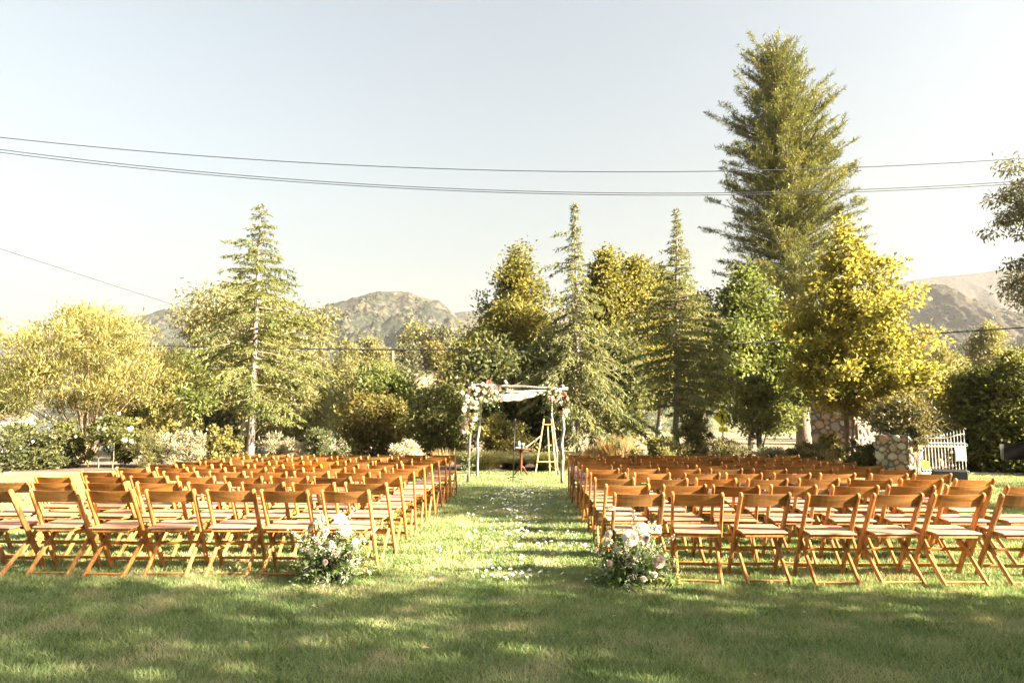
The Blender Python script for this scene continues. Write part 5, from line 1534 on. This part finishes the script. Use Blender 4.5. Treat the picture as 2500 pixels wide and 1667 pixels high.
# tripod at the left edge
q = gp(-40, 1230); t = empty('tripod_stand', q); prop(t, 'dark tripod stand cut off by the left edge of the picture', 'tripod')
b = MB(); b.tube([(0, 0, .25), (0, 0, 1.2)], .015, 8); b.build('pole', M['black'], t, True)
for k in range(3):
    a = 6.283 * k / 3 - .1; b = MB(); b.tube([(math.cos(a) * .02, math.sin(a) * .02, .62), (math.cos(a) * .33, math.sin(a) * .33, .02)], .012, 6); b.build('leg', M['black'], t, True)
    b = MB(); b.tube([(0, 0, .3), (math.cos(a) * .17, math.sin(a) * .17, .32)], .008, 6); b.build('brace', M['black'], t, True)
# garden spot lights and stakes at the border
for u, v, lab, hh in ((338, 1137, 'small white garden spotlight on a stake before the rosemary bush', .28), (68, 1147, 'thin white plastic stake at the foot of the leftmost rose bush', .22)):
    p = gp(u, v); p.y += .0; t = empty('garden_light' if hh > .25 else 'marker_stake', p); prop(t, lab, 'garden light' if hh > .25 else 'stake')
    b = MB(); b.tube([(0, 0, -.05), (0, 0, hh)], .012, 7); b.build('stake', WM, t, True)
    b = MB()
    if hh > .25: b.tube([(.08, 0, hh + .03), (-.16, 0, hh - .02)], [.045, .03], 10); b.build('lamp_head', WM, t, True)
    else: b.lathe([(.012, 0), (.014, .01), (0, .03)], 7, (0, 0, hh)); b.build('cap', WM, t, True)
# standard roses with white blooms
for i, (u, d_, prof, nbl, lab) in enumerate([(280, 20.9, [(1015, 255, 305), (1040, 240, 325), (1070, 240, 325), (1090, 255, 310)], 16, 'white standard rose with slim stem, right of the willow stems'),
                                            (245, 21.0, [(1035, 225, 262), (1055, 215, 270), (1080, 218, 268)], 9, 'white standard rose in front of the willow stems')]):
    r_ = broadleaf('standard_rose', lab, d_, u, prof, LM['mid'], 2200, .09, .055, cl=.14, seed=500 + i, trunk=.022, stems=1, cat='shrub', limbs=8, bark='bark', trunk_top=.8)
    pr3 = profile(prof, d_, Vector(r_.location)); rr = random.Random(60 + i)
    for k in range(nbl):
        a = rr.uniform(0, 6.28); z = rr.uniform(pr3[0, 0], pr3[-1, 0] + .1); R_ = np.interp(z, pr3[:, 0], pr3[:, 2]) + .04
        bloom('white', r_, (np.interp(z, pr3[:, 0], pr3[:, 1]) + R_ * math.cos(a), -abs(R_ * math.sin(a)), z), (math.cos(a), -abs(math.sin(a)), .6), rr.uniform(.05, .085), 'rose', rr)
for nm, n_ in (('garden_shrub', 7), ('garden_shrub.001', 5)):
    r_ = bpy.data.objects[nm]; rr = random.Random(n_)
    for k in range(n_):
        bloom('white', r_, (rr.uniform(-.7, .8), -rr.uniform(.5, .75), rr.uniform(.5, 1.15)), (rr.gauss(0, .5), -1, .5), rr.uniform(.04, .07), 'rose', rr)

# ------------------------------------------------------------------ grass blades on the lawn
GM = mat_leaf('grass_blade', (.055, .115, .036), (.24, .26, .125), .35, .55, .2, patch=((.54, .48, .30), 1.9, .49, .76))
def lawn_blades(name, label, y0, y1, n, h, w, seed):
    rng = np.random.default_rng(seed)
    # area-uniform in the wedge the camera can see
    yy = np.sqrt(rng.random(n) * (y1 ** 2 - y0 ** 2) + y0 ** 2)
    xx = rng.uniform(-1, 1, n) * (yy * .80 + 1.0)
    ok = yy < lawn_edge(xx) - .02
    xx, yy = xx[ok], yy[ok]; n = len(xx)
    cl = np.array([mnoise.noise(Vector((a * 2.1, b_ * 2.1, 0))) for a, b_ in zip(xx[:n:1], yy[:n:1])]) if n < 400000 else np.zeros(n)
    cl2 = np.array([mnoise.noise(Vector((a * 5.1, b_ * 5.1, 9))) for a, b_ in zip(xx, yy)])
    hh = h * rng.uniform(.5, 1.15, n) * (1 + .45 * cl)
    B = np.stack([xx, yy, gz(xx, yy) - .002], 1)
    a = rng.uniform(0, 6.283, n)
    sd = np.stack([np.cos(a), np.sin(a), np.zeros(n)], 1) * (w * rng.uniform(.6, 1.3, n) * .5)[:, None]
    tip = B + np.stack([rng.normal(0, .6, n) + .5 * cl2, rng.normal(0, .6, n) - .4 * cl, np.ones(n)], 1) * hh[:, None]
    V = np.stack([B - sd, B + sd, tip], 1).reshape(-1, 3)
    o = link(name, np_mesh(name, V, tris=np.arange(3 * n).reshape(-1, 3), tint=np.clip(rng.random(n) * .8 + .25 * cl + .1, 0, 1)), None, GM)
    prop(o, label, 'grass', kind='stuff')
lawn_blades('grass', 'short green and straw lawn grass in front of the chairs', 2.6, 6.6, 260000, .046, .006, 1)
lawn_blades('grass', 'lawn grass under the chairs and along the petal strewn aisle', 6.6, 12, 210000, .045, .009, 2)
lawn_blades('grass', 'lawn grass around the wedding canopy at the back of the lawn', 12, 21, 170000, .045, .014, 3)

def tufts(name, label, n, seed):
    rng = np.random.default_rng(seed)
    yy = np.sqrt(rng.random(n * 4) * (9.5 ** 2 - 2.6 ** 2) + 2.6 ** 2); xx = rng.uniform(-1, 1, n * 4) * (yy * .80 + 1.0)
    k = np.array([mnoise.noise(Vector((a * 3.3, b_ * 3.3, 4))) + .5 * mnoise.noise(Vector((a * 9, b_ * 9, 2))) for a, b_ in zip(xx, yy)]) > .27
    xx, yy = xx[k][:n], yy[k][:n]; n = len(xx)
    hh = rng.uniform(.04, .072, n); a = rng.uniform(0, 6.283, n)
    B = np.stack([xx, yy, gz(xx, yy) - .002], 1); ln = np.stack([rng.normal(0, .5, n), rng.normal(0, .5, n), np.ones(n)], 1)
    sd = np.stack([np.cos(a), np.sin(a), np.zeros(n)], 1) * rng.uniform(.003, .005, n)[:, None]
    m_ = B + ln * (hh * .6)[:, None]; t_ = B + ln * hh[:, None] + np.stack([ln[:, 0], ln[:, 1], -np.ones(n) * .4], 1) * (hh * .5)[:, None]
    V = np.stack([B - sd, B + sd, m_ + sd * .8, m_ - sd * .8, t_], 1).reshape(-1, 3); i = np.arange(n)[:, None] * 5
    o = link(name, np_mesh(name, V, quads=i + np.array([[0, 1, 2, 3]]), tris=i + np.array([[3, 2, 4]]), tint=np.tile(rng.random(n), 2)), None, mat_leaf('tuft_blade', (.045, .09, .022), (.19, .22, .085), .4))
    prop(o, label, 'grass', kind='stuff')
tufts('grass', 'longer grass tufts standing out of the mown lawn', 42000, 12)
# dry fallen leaves dotted over the turf
rng = np.random.default_rng(91); n = 150
yy = np.sqrt(rng.random(n) * (14 ** 2 - 3 ** 2) + 9); xx = rng.uniform(-1, 1, n) * yy * .78
fl = leaves('fallen_leaves', np.stack([xx, yy, gz(xx, yy) + .035], 1), rng.normal(0, 1, (n, 3)) * np.array([1, 1, .15]), rng.normal(0, .25, (n, 3)) + np.array([0, 0, 1.]), rng.uniform(.03, .06, n), rng.uniform(.02, .035, n), mat_leaf('dry_leaf', (.28, .2, .1), (.5, .42, .28), .2), None, rng.random(n))
prop(fl, 'few dry leaves scattered over the lawn', 'leaves', kind='stuff')

# ------------------------------------------------------------------ haze
m, N, L, P = new_mat('haze_air')
N.remove(P)
pv = N.new("ShaderNodeVolumePrincipled")
pv.inputs["Color"].default_value = (.93, .94, .96, 1)
pv.inputs["Density"].default_value = .00008
pv.inputs["Anisotropy"].default_value = .2
L.new(pv.outputs[0], N["Material Output"].inputs["Volume"])
b = MB(); b.box((0, 1500, 190), (5200, 3400, 400))
hz_ = b.build('haze', m); prop(hz_, 'thin pale haze in the air', 'haze', kind='stuff')
